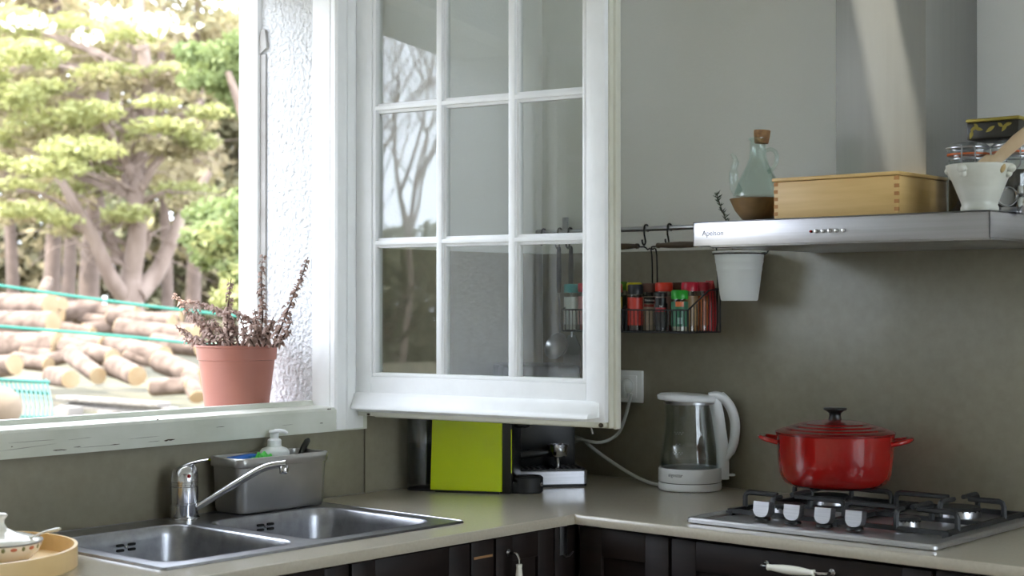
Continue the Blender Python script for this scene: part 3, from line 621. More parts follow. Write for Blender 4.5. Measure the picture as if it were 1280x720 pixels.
# ================================================================== GAS HOB
hob = thing('gas_hob', 'stainless steel four-burner gas hob with black grates', 'hob', (0, 0, ZC))
hx0, hx1, hy0, hy1 = .876, 1.434, -.576, -.070
q = MB(); L = [[(x, y, z) for x, y in rrect(hx0 + i, hx1 - i, hy0 + i, hy1 - i, max(.014 - i * .3, .002))] for i, z in ((.004, .0005), (0, .002), (0, .008), (.003, .0115), (.008, .012), (.030, .0105), (.036, .0065))]
mat('hob_plate', (196, 196, 198), 0.40, 1.0, col2=(186, 186, 188), nscale=6, nstretch=(1, 30, 1)); loft(q, L); q.build('steel_plate', 'hob_plate', hob, ang=25)
burn = [(1.000, -.190, .040), (1.010, -.395, .036), (1.292, -.405, .026), (1.300, -.190, .046)]
for bx, by, br_ in burn:
    q = MB(); q.lathe([(0, .006), (br_ + .018, .0062), (br_ + .012, .009), (br_ + .004, .0095), (br_, .012), (br_ - .002, .026), (0, .026)], (bx, by, 0), 32); bb = q.build('burner', 'steel', hob)
    q = MB(); q.lathe([(0, .0265), (br_ - .001, .0265), (br_ + .001, .029), (br_ - .004, .0335), (0, .035)], (bx, by, 0), 32)
    for k in range(20): q.box(-.0018, .0018, -.0012, .0012, 0, .0028, M=Tr((bx, by, .0242)) @ Rz(2 * PI * k / 20) @ Tr((br_ - .001, 0, 0)))
    q.build('burner_cap', 'cast_iron', bb)
q = MB()
def grate(x0, x1, bl):
    y0, y1 = -.452, -.098; q = MB(); zb = .0155; zt_ = .050
    for a, b in (((x0, y0), (x1, y0)), ((x1, y0), (x1, y1)), ((x1, y1), (x0, y1)), ((x0, y1), (x0, y0))):
        d = (Vector(b) - Vector(a)).normalized() * .005; q.tube([(a[0] - d.x, a[1] - d.y, zb), (b[0] + d.x, b[1] + d.y, zb)], .0065, 4)
    for (x, y) in ((x0, y0), (x1, y0), (x0, y1), (x1, y1)): q.box(x - .007, x + .007, y - .007, y + .007, .006, zb)
    g = q.build('grate', 'cast_iron', hob)
    for bx, by, br_ in bl:
        for sx, sy in ((-1, 0), (1, 0), (0, -1 if by < -.3 else 1), (0, 1 if by < -.3 else -1)):
            e = Vector((x0 if sx < 0 else x1 if sx > 0 else bx, (y0 if by < -.3 else y1) if sy and sy == (-1 if by < -.3 else 1) else by, zb))
            if sy and sy == (1 if by < -.3 else -1): e.y = -.287
            inw = Vector((bx - e.x, by - e.y, 0)); ln = inw.length; inw.normalize()
            f = MB(); off = .010 if (sy and sy == (1 if by < -.3 else -1)) else 0
            f.tube([e + inw * off, e + Vector((0, 0, zt_ - zb - .010)) + inw * off, e + Vector((0, 0, zt_ - zb - .003)) + inw * (off + .003), e + Vector((0, 0, zt_ - zb)) + inw * (off + .010), e + Vector((0, 0, zt_ - zb)) + inw * max(off + .03, ln - .022)], [.0065, .006, .006, .006, .0052], 6)
            f.build('grate_finger', 'cast_iron', g)
    f = MB(); f.tube([(x0, -.287, zb), (x1, -.287, zb)], .0065, 4); f.build('cross_bar', 'cast_iron', g)
grate(.908, 1.146, burn[:2]); grate(1.158, 1.398, burn[2:])
for u, v in ((959, 648), (993, 653), (1030.5, 657.5), (1068, 662)):
    p = at(u, v, 'z', ZC + .012)
    K = Tr((p.x, -.500, .0105))
    q = MB(); q.lathe([(0, 0), (.017, 0), (.017, .004), (.015, .006), (0, .006)], seg=24, M=K); kk = q.build('knob', 'black_plastic', hob)
    prof = [(-.0185, .038), (.0185, .038), (.0185, .020), (.016, .012), (.011, .0075), (.004, .0055), (-.004, .0055), (-.011, .0075), (-.016, .012), (-.0185, .018)]
    q = MB(); loft(q, [[(x, -.008, z) for x, z in prof], [(x * .98, -.010, z - .0005 if z > .02 else z + .0005) for x, z in prof][::1]][::-1] + [[(x * .96, .010, z) for x, z in prof]], M=K @ Rx(math.radians(-8))); q.build('knob_grip', 'brushed_steel', kk, ang=30)

# ================================================================== DUTCH OVEN
do = thing('dutch_oven', 'red enamelled round casserole pot on the back burner of the hob', 'pot', (1.004, -.178, ZC + .0505), math.radians(26))
q = MB(); q.lathe([(0, .0), (.090, .0), (.100, .002), (.113, .010), (.1215, .026), (.1255, .055), (.1285, .108), (.130, .116), (.1265, .1165), (.1245, .108), (.1205, .05), (.10, .012), (0, .008)], seg=64); q.build('pot_body', 'pot_red', do, ang=60)
for s in (-1, 1):
    q = MB(); q.tube(curve([(s * .122, -.044, .098), (s * .140, -.043, .102), (s * .158, -.028, .106), (s * .163, 0, .107), (s * .158, .028, .106), (s * .140, .043, .102), (s * .122, .044, .098)], 5), .0075, 10, flat=.75); q.build('handle', 'pot_red', do, ang=60)
q = MB(); q.lathe([(0, .112), (.126, .113), (.1315, .1175), (.1320, .1205), (.1285, .1225), (.117, .1265), (.113, .1262), (.109, .1296), (.098, .1325), (.0945, .1320), (.091, .1352), (.079, .1380), (.0755, .1375), (.072, .1402), (.05, .1445), (.02, .1475), (0, .148)], seg=64); ld = q.build('lid', 'lid_red', do, ang=25)
q = MB(); q.lathe([(.0, .146), (.0155, .146), (.0145, .150), (.0125, .157), (.0135, .162), (.020, .167), (.0255, .1695), (.0262, .172), (.0245, .174), (0, .1745)], seg=32); q.build('knob', 'black_plastic', ld, ang=60)

# ================================================================== RANGE HOOD
HX0, HX1, HY, HZ0, HZ1 = .845, 1.5076, -.500, 1.4784, 1.5305
hood = thing('range_hood', 'stainless steel chimney range hood above the hob', 'range hood', (0, 0, 0))
q = MB(); q.box(HX0, HX1, HY, HY + .004, HZ0, HZ1, .0012).box(HX0, HX0 + .004, HY, -.012, HZ0, HZ1, .0012).box(HX1 - .004, HX1, HY, -.012, HZ0 + .001, HZ1, .0012).box(HX0, HX1, HY, -.012, HZ1 - .004, HZ1, .0012)
cn = q.build('canopy', 'hood_steel', hood)
q = MB(); q.box(HX0 + .03, HX1 - .006, HY + .02, -.014, HZ0 - .003, HZ0 + .01, .002); q.build('filter_panel', 'steel', hood)
q = MB(); q.box(1.0475, 1.2585, -.250, -.001, HZ1, CEIL - .001, .0015); q.build('chimney', 'chimney_steel', hood)
text('Apelson', .0165, 'lettering', 'text_dark', cn, Tr((at(891, 291, 'y', HY).x, HY - .0001, at(891, 291.5, 'y', HY).z)) @ Rx(PI / 2))
for i, u in enumerate((1013.7, 1021.3, 1029.6, 1038, 1046.5, 1055.3)):
    p = at(u, 289.3 - .25 * i, 'y', HY)
    q = MB(); r = .0030 if i == 0 else .0042
    q.lathe([(r, -.001), (r, .003 if i else .001), (r * .8, .0055 if i else .003), (0, .0065 if i else .0035)], (0, 0, 0), 16, Tr(p) @ Rx(PI / 2)); q.build('indicator_lamp' if i == 0 else 'button', 'led_red' if i == 0 else 'chrome', cn)

# ================================================================== ON THE HOOD
# wooden box with finger joints
bx0, bx1, by0, by1, bz0, bz1 = at(967.5, 250, 'y', -.470).x, at(1123, 250, 'y', -.470).x, -.470, -.258, HZ1 + .0005, at(1123, 219, 'y', -.470).z
wbx = thing('wooden_box', 'pale beech box with finger joints lying on the range hood', 'box', ((bx0 + bx1) / 2, by0, HZ1))
o_ = wbx.location
def L_(mb): mb.v = [(x - o_.x, y - o_.y, z - o_.z) for x, y, z in mb.v]; return mb
L_(MB().box(bx0, bx1, by0, by1, bz0, bz1, .001)).build('body', 'beech', wbx)
L_(MB().box(bx0 - .004, bx1 + .003, by0 - .004, by1 + .003, bz1 + .0008, bz1 + .0085, .0025)).build('lid', 'beech', wbx)
nf = 5; fh = (bz1 - bz0) / (2 * nf)
for i in range(nf):
    z0 = bz0 + fh * (2 * i + .9)
    for xa, xb in ((bx0 - .0004, bx0 + .009), (bx1 - .009, bx1 + .0004)):
        L_(MB().box(xa, xb, by0 - .0004, by0 + .004, z0, z0 + fh)).build('finger_joint', 'beech_end', wbx, smooth=False)
# wooden bowl and oil cruet
pb = at(947.5, 262, 'y', -.400)
wbw = MB(); wbw.lathe([(0, 0), (.028, 0), (.040, .010), (.054, .028), (.0665, .0545), (.0640, .0555), (.0600, .052), (.045, .0475), (0, .0465)], seg=40)
o = one(wbw.build('wooden_bowl', 'olive_wood', ang=50), (pb.x, -.400, HZ1)); o.scale = (.915,) * 3; tag(o, 'shallow olive-wood bowl under the glass oil bottle', 'bowl')
cr_ = thing('oil_cruet', 'pale green glass oil bottle with spout, loop handle and cork', 'oil bottle', (pb.x, -.400, HZ1 + .0432), math.atan2(RT.y, RT.x)); cr_.scale = (.915,) * 3
gpf = [(.0, .002), (.052, .002), (.0575, .006), (.0580, .014), (.054, .030), (.042, .058), (.028, .085), (.0205, .104), (.0190, .125), (.0185, .143), (.0225, .146), (.0225, .150), (.0185, .152)]
q = MB(); q.lathe(gpf + [(r - .002, z) for r, z in gpf[:2:-1]] + [(0, .006)], seg=40); gj = q.build('flask', 'cruet_glass', cr_, ang=60)
q = MB(); q.tube(curve([(-.046, 0, .020), (-.056, 0, .045), (-.056, 0, .075), (-.052, 0, .095), (-.056, 0, .106), (-.062, 0, .114)], 6), [.013] * 5 + [.011] * 7 + [.008] * 7 + [.0055] * 7 + [.004] * 5, 14); q.build('spout', 'cruet_glass', cr_, ang=60)
q = MB(); q.tube(curve([(.018, 0, .120), (.030, 0, .124), (.042, 0, .116), (.044, 0, .098), (.036, 0, .080), (.024, 0, .070), (.030, 0, .080)], 6), .0050, 12); q.build('handle', 'cruet_glass', cr_, ang=60)
q = MB(); q.lathe([(0, .138), (.0160, .138), (.0185, .153), (.0195, .166), (.019, .1685), (0, .1685)], seg=24, M=Ry(.06)); q.build('cork', 'cork', cr_)
# marble mortar and pestle
mo = thing('mortar', 'white marble mortar with lug handles on the range hood', 'mortar', (at(1224.5, 240, 'y', -.415).x, -.415, HZ1)); mo.scale = (.92,) * 3
q = MB(); q.lathe([(0, 0), (.036, 0), (.0385, .003), (.0385, .011), (.036, .016), (.0385, .024), (.053, .060), (.0635, .085), (.068, .094), (.0685, .099), (.0655, .1005), (.060, .097), (.05, .07), (.036, .04), (0, .03)], seg=48); q.build('bowl', 'marble', mo, ang=50)
for a in (vis - .75, vis + 1.0, vis + 2.5, vis + 4.1):
    q = MB(); q.ball((.0645 * math.cos(a), .0645 * math.sin(a), .090), (.0125, .0125, .010), 14, 10).ball((.061 * math.cos(a), .061 * math.sin(a), .081), (.009, .009, .010), 12, 8); q.build('lug', 'marble', mo, ang=80)
a = vis + .62
MB().ball((0, 0, 0), (.0035, .007, .010), 14, 8, M=Tr((.0640 * math.cos(a), .0665 * math.sin(a), .088)) @ Rz(a) @ Ry(.45)).build('stain', 'marble_stain', mo)
P0 = at(1232, 212, 'y', -.420); P1 = at(1286, 163, 'y', -.405); vv = (P1 - P0).normalized()
ps = thing('pestle', 'turned wooden pestle leaning in the mortar', 'pestle', P0 - vv * .02)
q = MB(); q.tube([vv * t for t in (-.02, -.012, .0, .028, .040, .044, .050, .065, .10, .135, .145, .15)], [.008, .017, .0205, .0215, .0205, .016, .0105, .0115, .0130, .0105, .008, .003], 18); q.build('pestle_body', 'pestle_wood', ps, ang=60)
# clip-top jars and tin
def clip_jar(x, y, h, r, label):
    t = thing('clip_top_jar', label, 'jar', (x, y, HZ1), math.atan2(CAM.y - y, CAM.x - x) + PI / 2, 'clip-top jars on the hood')
    q = MB(); g = [(0, .003), (r - .004, .003), (r, .007), (r, h * .66), (r - .003, h * .72), (r - .008, h * .75), (r - .008, h * .79), (r - .004, h * .80), (r - .004, h * .82)]; q.lathe(g + [(a - .003 if a > .01 else 0, b + .002) for a, b in g[::-1]], seg=32); q.build('glass_body', 'clear_glass', t, ang=50)
    q = MB(); q.lathe([(0, .006), (r - .0045, .006), (r - .0045, h * .60), (0, h * .61)], seg=28); q.build('contents', 'jar_contents', t)
    q = MB(); q.lathe([(r - .010, h * .825), (r - .001, h * .825), (r - .001, h * .845), (r - .010, h * .845)], seg=32); q.build('rubber_seal', 'rubber_orange', t)
    q = MB(); q.lathe([(0, h * .85), (r - .001, h * .85), (r, h * .88), (r - .002, h * .94), (r - .010, h * .985), (0, h)], seg=32); ld_ = q.build('glass_lid', 'smoke_glass', t, ang=50)
    q = MB(); q.tube([(r * math.cos(a), r * math.sin(a), h * .92) for a in [2 * PI * k / 32 for k in range(32)]], .0016, 6, True).tube([((r - .006) * math.cos(a), (r - .006) * math.sin(a), h * .77) for a in [2 * PI * k / 32 for k in range(32)]], .0016, 6, True)
    for s in (-1, 1): q.tube(curve([(s * .012, -r, h * .92), (s * .013, -r - .006, h * .80), (s * .012, -r - .004, h * .66), (s * .005, -r - .003, h * .60)], 4), .0015, 6)
    q.tube([(-.012, -r - .005, h * .78), (.012, -r - .005, h * .78)], .0015, 6); q.build('wire_clamp', 'steel', ld_)
    return t
clip_jar(at(1210.5, 200, 'y', -.272).x, -.272, .1525, .0430, 'glass clip-top jar with an orange seal beside the hood chimney')
clip_jar(at(1267, 200, 'y', -.255).x, -.255, .1525, .0430, 'glass clip-top jar behind the wooden pestle')
tb = thing('tin_box', 'black and gold tin with leaf pattern standing on the glass jars', 'tin', (at(1208, 160, 'y', -.312).x, -.312, HZ1 + .1528)); tb.scale = (.86, .86, .86)
MB().box(0, .125, 0, .11, 0, .040, .004).build('body', 'tin_black', tb)
MB().box(-.002, .127, -.002, .112, .0402, .0485, .003).build('lid', 'gold', tb)
def leafpoly(cx, cz, l, w, a, n=8):
    up_ = [(l * (i / n - .5), w * math.sin(PI * i / n)) for i in range(n + 1)]; lo = [(x, -y) for x, y in up_[1:-1]][::-1]
    return [(cx + x * math.cos(a) - y * math.sin(a), cz + x * math.sin(a) + y * math.cos(a)) for x, y in up_ + lo]
for cx, cz, l, w, a in ((.012, .012, .022, .0045, 1.3), (.018, .026, .020, .004, .5), (.030, .024, .022, .004, -.25), (.024, .032, .016, .0035, -.8), (.058, .022, .026, .0045, .55), (.092, .024, .024, .0045, 1.0), (.100, .030, .020, .004, .2), (.082, .030, .016, .004, -.7)):
    MB().prism(leafpoly(cx, cz, l, w, a), -.0006, .0004, 'y').build('leaf_print', 'gold', tb, smooth=False)
# bright metal things at the right end of the hood
p = at(1259, 242, 'y', -.345)
q = MB(); q.lathe([(0, -.001), (.013, -.001), (.0175, .001), (.0195, .0035), (.0205, .0035), (.0205, .0015), (.018, -.003), (0, -.004)], (0, 0, 0), 28, Rz(vis - .35) @ Ry(PI / 2 - .25)); o = q.build('strainer_lid', 'chrome', ang=50)
one(o, (p.x, p.y, HZ1 + .0330)); tag(o, 'small round metal lid leaning beside the mortar', 'lid')
q = MB(); L = [[(x * s_, y * s_, z) for x, y in rrect(-.020, .020, -.014, .014, .006)] for z, s_ in ((0, .9), (.004, 1), (.010, 1), (.013, .9))]; loft(q, L); o = q.build('metal_clip', 'steel', ang=50); one(o, (p.x, p.y + .003, HZ1), .6); tag(o, 'low metal dish under the small round lid', 'dish')
p = at(1283, 247, 'y', -.37)
q = MB(); q.lathe([(0, 0), (.014, 0), (.0175, .006), (.019, .014), (.0175, .024), (.0125, .030), (.014, .034), (.017, .036), (.017, .050), (0, .052)], seg=28); o = q.build('pepper_pot', 'chrome', ang=50); one(o, (p.x, p.y, HZ1)); tag(o, 'shiny metal shaker at the right edge of the hood', 'shaker')

# ================================================================== RAIL, BASKETS, SPICES
RZc = at(820, 285.5, 'y', -.06).z
rail = thing('hanging_rail', 'steel rod mounted along the wall left of the hood', 'rail', (0, -.06, RZc))
q = MB(); q.tube([(.045, 0, 0), (.757, 0, 0)], .0065, 12); q.lathe([(0, 0), (.0095, 0), (.0095, .012), (0, .014)], (0, 0, 0), 16, Tr((.048, 0, 0)) @ Ry(-PI / 2)); q.build('rod', 'steel', rail)
for x in (.097, .70):
    q = MB(); q.box(x - .008, x + .008, .040, .048, -.006, .042, .001).box(x - .006, x + .006, 0.0, .046, -.005, .001, .001).ball((x, .039, .032), (.003, .002, .003)); q.build('bracket', 'steel', rail)
def s_hook(x, label, drop=.05):
    q = MB(); q.tube(curve([(0, .006, -.007), (0, .009, .002), (0, .003, .0095), (0, -.006, .0085), (0, -.0095, 0), (0, -.009, -.015), (0, -.006, -drop + .015), (0, -.004, -drop + .005), (0, -.010, -drop - .002), (0, -.017, -drop + .004), (0, -.018, -drop + .012)], 4), .0024, 8)
    o = q.build('s_hook', 'black_matte'); one(o, (x, -.06, RZc)); tag(o, label, 'hook', 'black hooks on the rail'); return o
s_hook(.058, 'empty black hook at the left end of the rail', .03)
for u, l in ((700, 'black hook holding the ladle, seen through the casement glass'), (713, 'black hook holding the spatula, seen through the casement glass'), (808, 'black hook carrying the basket grip just right of the casement'), (837, 'black hook carrying the basket grip nearest the hood')):
    s_hook(at(u, 285, 'y', -.06).x, l, .042 if u < 750 else .040)
# ladle and spatula hanging behind the glass
def utensil(u, kind, label):
    x = at(u, 300, 'y', -.075).x; z1 = RZc - .044
    t = thing('hanging_' + kind, label, kind, (x, -.076, z1))
    q = MB(); q.tube([(0, 0, .006), (0, 0, .0), (0, 0, -.012), (0, 0, -.05), (0, 0, -.10), (0, 0, -.118)], [.003, .007, .0075, .0095, .0085, .005], 12, flat=.55); q.build('grip', 'black_matte', t)
    q = MB(); q.tube([(0, 0, -.115), (.002, 0, -.20), (.003, 0, -.235)], .0035, 8, flat=.6)
    if kind == 'ladle':
        M = Tr((.012, -.028, -.258)) @ Rx(math.radians(70))
        q.lathe([(0, -.026), (.02, -.022), (.032, -.012), (.037, 0), (.0355, 0), (.03, -.011), (.019, -.020), (0, -.024)], (0, 0, 0), 28, M)
    else:
        q.prism([(-.008, -.23), (.014, -.23), (.032, -.262), (.032, -.315), (-.026, -.315), (-.026, -.262)], -.001, .001, 'y')
    q.build('blade' if kind != 'ladle' else 'scoop', 'steel', t, ang=50); return t
utensil(699, 'ladle', 'steel ladle with a black handle, seen through the lower right pane')
utensil(714, 'spatula', 'steel spatula with a black handle, next to the ladle behind the pane')
BZ = 1.286
def basket(x0, x1, label):
    yf, yb, zf, zb_ = -.190, -.052, 1.340, 1.392
    t = thing('wire_basket', label, 'basket', ((x0 + x1) / 2, -.12, BZ), 0, 'wire spice baskets')
    o = t.location
    def W(pts, r=.0018): 
        q.tube([(a - o.x, b - o.y, c_ - o.z) for a, b, c_ in pts], r, 5)
    q = MB(); r = .0021                                # rims
    W([(x0, yf, zf), (x1, yf, zf)], r); W([(x0, yf, zf), (x0, yb, zb_)], r); W([(x1, yf, zf), (x1, yb - .05, zb_ - .005), (x1, yb, zb_)], r); W([(x0, yb, zb_), (x1, yb, zb_)], r)
    W([(x0, yf, BZ), (x1, yf, BZ)], r); W([(x0, yf, BZ), (x0, yb, BZ)], r); W([(x1, yf, BZ), (x1, yb, BZ)], r); W([(x0, yb, BZ), (x1, yb, BZ)], r)
    for x in (x0, x1):
        for y, z in ((yf, zf), (yb, zb_)): W([(x, y, BZ), (x, y, z)], r)
    q.build('rim', 'black_matte', t)
    n = 17
    for i in range(1, n):
        x = x0 + (x1 - x0) * i / n
        q = MB(); W([(x, yf, zf), (x, yf, BZ), (x, yb, BZ), (x, yb, zb_)], .0013); q.build('wire', 'black_matte', t)
    for i in range(1, 11):
        y = yf + (yb - yf) * i / 11; f = i / 11; zt2 = zf + (zb_ - zf) * min(1, f * 1.25)
        for x in (x0, x1):
            q = MB(); W([(x, y, BZ), (x, y, zt2 - .002)], .0013); q.build('wire', 'black_matte', t)
    # carrying handle at the back with a turned wooden grip
    zg = at(800, 309, 'y', -.085).z; xa, xb = x0 + .006, x1 - .006
    for xx, s in ((xa, 1), (xb, -1)):
        q = MB(); W(curve([(xx, yb - .002, BZ + .02), (xx, yb - .004, zg - .02), (xx, -.075, zg - .006), (xx + s * .004, -.082, zg), (xx + s * .018, -.084, zg + .001), (xx + s * .024, -.084, zg + .006)], 4), .0020); q.build('handle_wire', 'black_matte', t)
    q = MB(); x_a, x_b = xa + .022, xb - .022; ln = x_b - x_a
    q.lathe([(0, 0), (.0065, 0), (.0070, .006), (.0055, .010), (.0075, ln * .25), (.0085, ln * .5), (.0075, ln * .75), (.0055, ln - .010), (.0070, ln - .006), (.0065, ln), (0, ln)], (0, 0, 0), 16, Tr((x_a - o.x, -.084 - o.y, zg + .003 - o.z)) @ Ry(PI / 2)); q.build('wooden_grip', 'grip_wood', t, ang=60)
    return t
basket(.229, .4195, 'black wire spice basket half hidden behind the open casement')
basket(.4225, .617, 'black wire spice basket between the casement and the white hanging pot')
def spice(u, v_top, row, capc, labc, conc, label, r=.0195, caph=.022, txt=None, hgt=None, flip=False, band=None):
    y = {'f': -.160, 'm': -.125, 'b': -.085}[row]; p = at(u, v_top, 'y', y); h = hgt or (p.z - BZ - .0025)
    t = thing('spice_jar', label, 'spice jar', (p.x, y, BZ + .0022), 0, 'spice jars in the wire baskets')
    k = lambda n_, c: (mat(n_ + '_%d_%d_%d' % c, c, .35), n_ + '_%d_%d_%d' % c)[1]
    q = MB(); q.lathe([(0, .001), (r - .0035, .001), (r - .0025, h * .5), (r - .0025, h - caph - .016), (0, h - caph - .016)], seg=20); q.build('contents', k('spice', conc), t)
    q = MB(); q.lathe([(0, 0), (r - .002, 0), (r, .002), (r, h - caph - .012), (r - .003, h - caph - .003), (r - .003, h - caph)], seg=24); q.build('glass', 'clear_glass', t)
    q = MB(); q.lathe([(r + .0003, h * .12), (r + .0004, h * .12), (r + .0004, h * .72), (r + .0003, h * .72)], seg=24); lb = q.build('label_wrap', k('label', labc), t)
    q = MB(); q.lathe([(0, h - caph), (r, h - caph), (r + .0005, h - caph + .002), (r + .0005, h - .003), (r - .002, h), (0, h)], seg=24); q.build('cap', k('cap', capc), t, ang=40)
    aa = math.atan2(CAM.y - y, CAM.x - p.x)
    if band:
        for (z0, z1, hw, c) in band:
            q = MB(); n = 8; q.add([((r + .0009) * math.cos(aa + (i / n - .5) * hw), (r + .0009) * math.sin(aa + (i / n - .5) * hw), z) for z in (h * z0, h * z1) for i in range(n + 1)] + [((r + .0004) * math.cos(aa + (i / n - .5) * hw), (r + .0004) * math.sin(aa + (i / n - .5) * hw), z) for z in (h * z0, h * z1) for i in range(n + 1)],
                [(i, i + 1, n + 2 + i, n + 1 + i) for i in range(n)]); q.build('label_print', k('print', c), lb, recalc=False)
    if txt: text(txt, .0075, 'lettering', k('print', (235, 235, 230)), lb, Tr((0, 0, h * .64)), bend=(r + .0011, aa))
    return t
spice(714.5, 355, 'f', (30, 140, 140), (205, 212, 208), (190, 190, 180), 'spice jar with a turquoise cap seen through the pane')
spice(732, 354, 'f', (196, 40, 56), (205, 150, 150), (150, 60, 50), 'spice jar with a red cap beside the turquoise one')
spice(768.5, 354.5, 'f', (200, 44, 34), (210, 180, 50), (190, 60, 40), 'red-capped spice jar with a yellow label at the casement edge')
spice(776, 352, 'b', (70, 120, 30), (50, 60, 40), (40, 40, 30), 'spice jar with a dark green cap at the back of the basket', .018)
spice(793, 353, 'b', (200, 190, 30), (60, 50, 40), (60, 50, 40), 'spice jar with a yellow cap behind the black-capped one')
spice(794, 355.5, 'f', (24, 26, 30), (200, 60, 48), (70, 60, 50), 'spice jar with a black cap and red label', .0188, .024)
spice(812, 354, 'm', (92, 58, 48), (186, 172, 150), (186, 172, 150), 'beige spice jar with a brown cap', .0198, txt='Pimienta', band=[(.57, .71, 1.5, (30, 28, 28)), (.50, .56, 1.5, (150, 60, 56))])
spice(830, 353, 'm', (206, 48, 24), (150, 120, 110), (120, 50, 40), 'spice jar with an orange-red cap', .0215)
spice(826, 365.5, 'f', (44, 42, 44), (70, 66, 64), (60, 56, 52), 'short dark spice jar with a black and red label', .0165, .010, txt='Sal', band=[(.62, .86, 1.7, (28, 26, 28)), (.50, .61, 1.7, (176, 52, 62))])
spice(847, 353, 'b', (88, 50, 34), (60, 40, 30), (60, 40, 30), 'spice jar with a dark brown cap at the back', .0160)
spice(849.5, 362.5, 'f', (40, 160, 44), (60, 120, 90), (170, 170, 150), 'clear spice jar with a bright green cap in front', .0205, .022, band=[(.60, .72, .95, (214, 110, 60)), (.18, .34, .5, (150, 190, 180))])
spice(862, 352.5, 'm', (176, 22, 48), (160, 130, 90), (150, 110, 60), 'spice jar with a crimson cap right of the green one', .0200)
spice(877, 352.5, 'b', (170, 22, 46), (170, 90, 40), (170, 90, 40), 'spice jar with a crimson cap at the right end', .0190)
p = at(889, 352, 'y', -.075)
q = MB(); L = [[(x * a, y * b, z) for x, y in rrect(-.013, .013, -.014, .014, .006)] for z, a, b in ((0, .9, .9), (.02, 1, 1.1), (.07, 1, 1), (.105, .95, .6), (.118, .9, .25), (.124, .85, .1))]
loft(q, L); mat('pouch_red', (170, 34, 36), .35); o = q.build('spice_pouch', 'pouch_red', ang=50); one(o, (.598, -.070, BZ + .0022)); tag(o, 'red foil spice pouch in the right corner of the basket', 'pouch')

# ================================================================== HANGING WHITE POT WITH ROSEMARY
pc = at(925.5, 315, 'y', -.085)
hp_ = thing('hanging_pot', 'white ribbed metal bucket with rosemary hung left of the hood', 'pot', (pc.x, -.090, at(925, 376, 'y', -.09).z))
Hh = at(925, 314, 'y', -.09).z - hp_.location.z
q = MB(); prf = [(0, 0), (.042, 0), (.0445, .003), (.049, Hh * .28), (.0535, Hh * .60), (.0548, Hh * .62), (.0548, Hh * .64), (.0545, Hh * .66), (.0565, Hh * .76), (.0578, Hh * .78), (.0575, Hh * .82), (.060, Hh * .95), (.0635, Hh * .965), (.0655, Hh * .985), (.0635, Hh), (.0605, Hh * .99), (.058, Hh * .9), (.05, Hh * .5)]
q.lathe(prf, seg=48); q.build('bucket', 'soft_white', hp_, ang=50)
MB().lathe([(0, Hh * .80), (.0560, Hh * .80)], seg=24).build('soil', 'soil', hp_)
q = MB(); q.tube([(.0625 * math.cos(a), .0625 * math.sin(a), Hh * .945) for a in [2 * PI * k / 36 for k in range(36)]], .0016, 6, True)
q.tube([(.062, 0, Hh * .945), (.070, .01, Hh * .95), (.074, .02, Hh * 1.06), (.070, .026, Hh * 1.1)], .0022, 6).tube([(-.01, .062, Hh * .945), (-.01, .066, Hh * 1.1), (-.01, .062, Hh * 1.16)], .002, 6).tube(curve([(-.01, .062, Hh * 1.16), (-.01, .05, Hh * 1.3), (-.01, .034, RZc - hp_.location.z - .004), (-.01, .029, RZc - hp_.location.z + .009), (-.01, .020, RZc - hp_.location.z + .004)], 4), .002, 6)
q.build('hook', 'black_matte', hp_)
q = MB(); base = hp_.location
st_ = [at(917, 320, 'y', -.09), at(911, 285, 'y', -.095), at(903, 264, 'y', -.09), at(896, 243, 'y', -.085)]
st_ = [s_ - base for s_ in curve(st_, 7)]
q.tube(st_, .0011, 5); rg = q.build('rosemary_stem', 'dry_stem', hp_)
q = MB()
for i, s_ in enumerate(st_):
    if i < 5: continue
    for k in range(4):
        a = rnd.uniform(0, 2 * PI); d = Vector((math.cos(a), math.sin(a), rnd.uniform(.3, 1.2))).normalized(); l = rnd.uniform(.008, .016)
        q.tube([s_, s_ + d * l * .5, s_ + d * l], [.0009, .0013, .0003], 4)
q.build('needles', 'rosemary', hp_)['kind'] = 'stuff'

# ================================================================== TRAY, SUGAR BOWL
tc_ = far(-60, 711, 2.62).xy; TR = .208
ty_ = thing('round_tray', 'round bentwood tray with a cut-out grip beside the sink', 'tray', (tc_.x, tc_.y, ZC))
MB().lathe([(0, .0), (TR - .005, .0), (TR - .005, .006), (0, .006)], seg=64).build('base', 'beech_tray', ty_)
q = MB(); nseg = 96; H_ = .036; v = []; f = []               # hoop with an arch cut-out facing the bowl
cut_a = math.atan2(at(52, 677, 'z', ZC + .014).y - tc_.y, at(52, 677, 'z', ZC + .014).x - tc_.x)
def hoop_lo(a):
    d = (a - cut_a + PI) % (2 * PI) - PI; w_ = .085
    return 0 if abs(d) > w_ else .022 * math.sqrt(max(0, 1 - (d / w_) ** 2)) + .004
angs = sorted([2 * PI * k / nseg for k in range(nseg)] + [(cut_a + d) % (2 * PI) for d in (-.0851, -.084, -.08, -.06, -.04, -.02, 0, .02, .04, .06, .08, .084, .0851)])
for a in angs:
    lo = hoop_lo(a)
    for r, z in ((TR, lo), (TR, H_), (TR - .006, H_), (TR - .006, max(lo, .0))): v.append((r * math.cos(a), r * math.sin(a), z))
n = len(angs)
for i in range(n):
    j = (i + 1) % n
    for k in range(4): f.append((i * 4 + k, j * 4 + k, j * 4 + (k + 1) % 4, i * 4 + (k + 1) % 4))
q.add(v, f); q.build('hoop', 'beech_tray', ty_, ang=50)
sbp = far(-3, 706, 2.64)
sg = thing('sugar_bowl', 'white porcelain sugar bowl with a floral band on the round tray', 'sugar bowl', (sbp.x, sbp.y, ZC + .006)); sg.scale = (1.13, 1.13, .75)
q = MB(); bprf = [(0, .001), (.044, .0), (.046, .004), (.045, .008), (.051, .015), (.060, .028), (.0655, .044), (.0665, .054), (.0645, .054), (.062, .044), (.05, .02), (0, .01)]
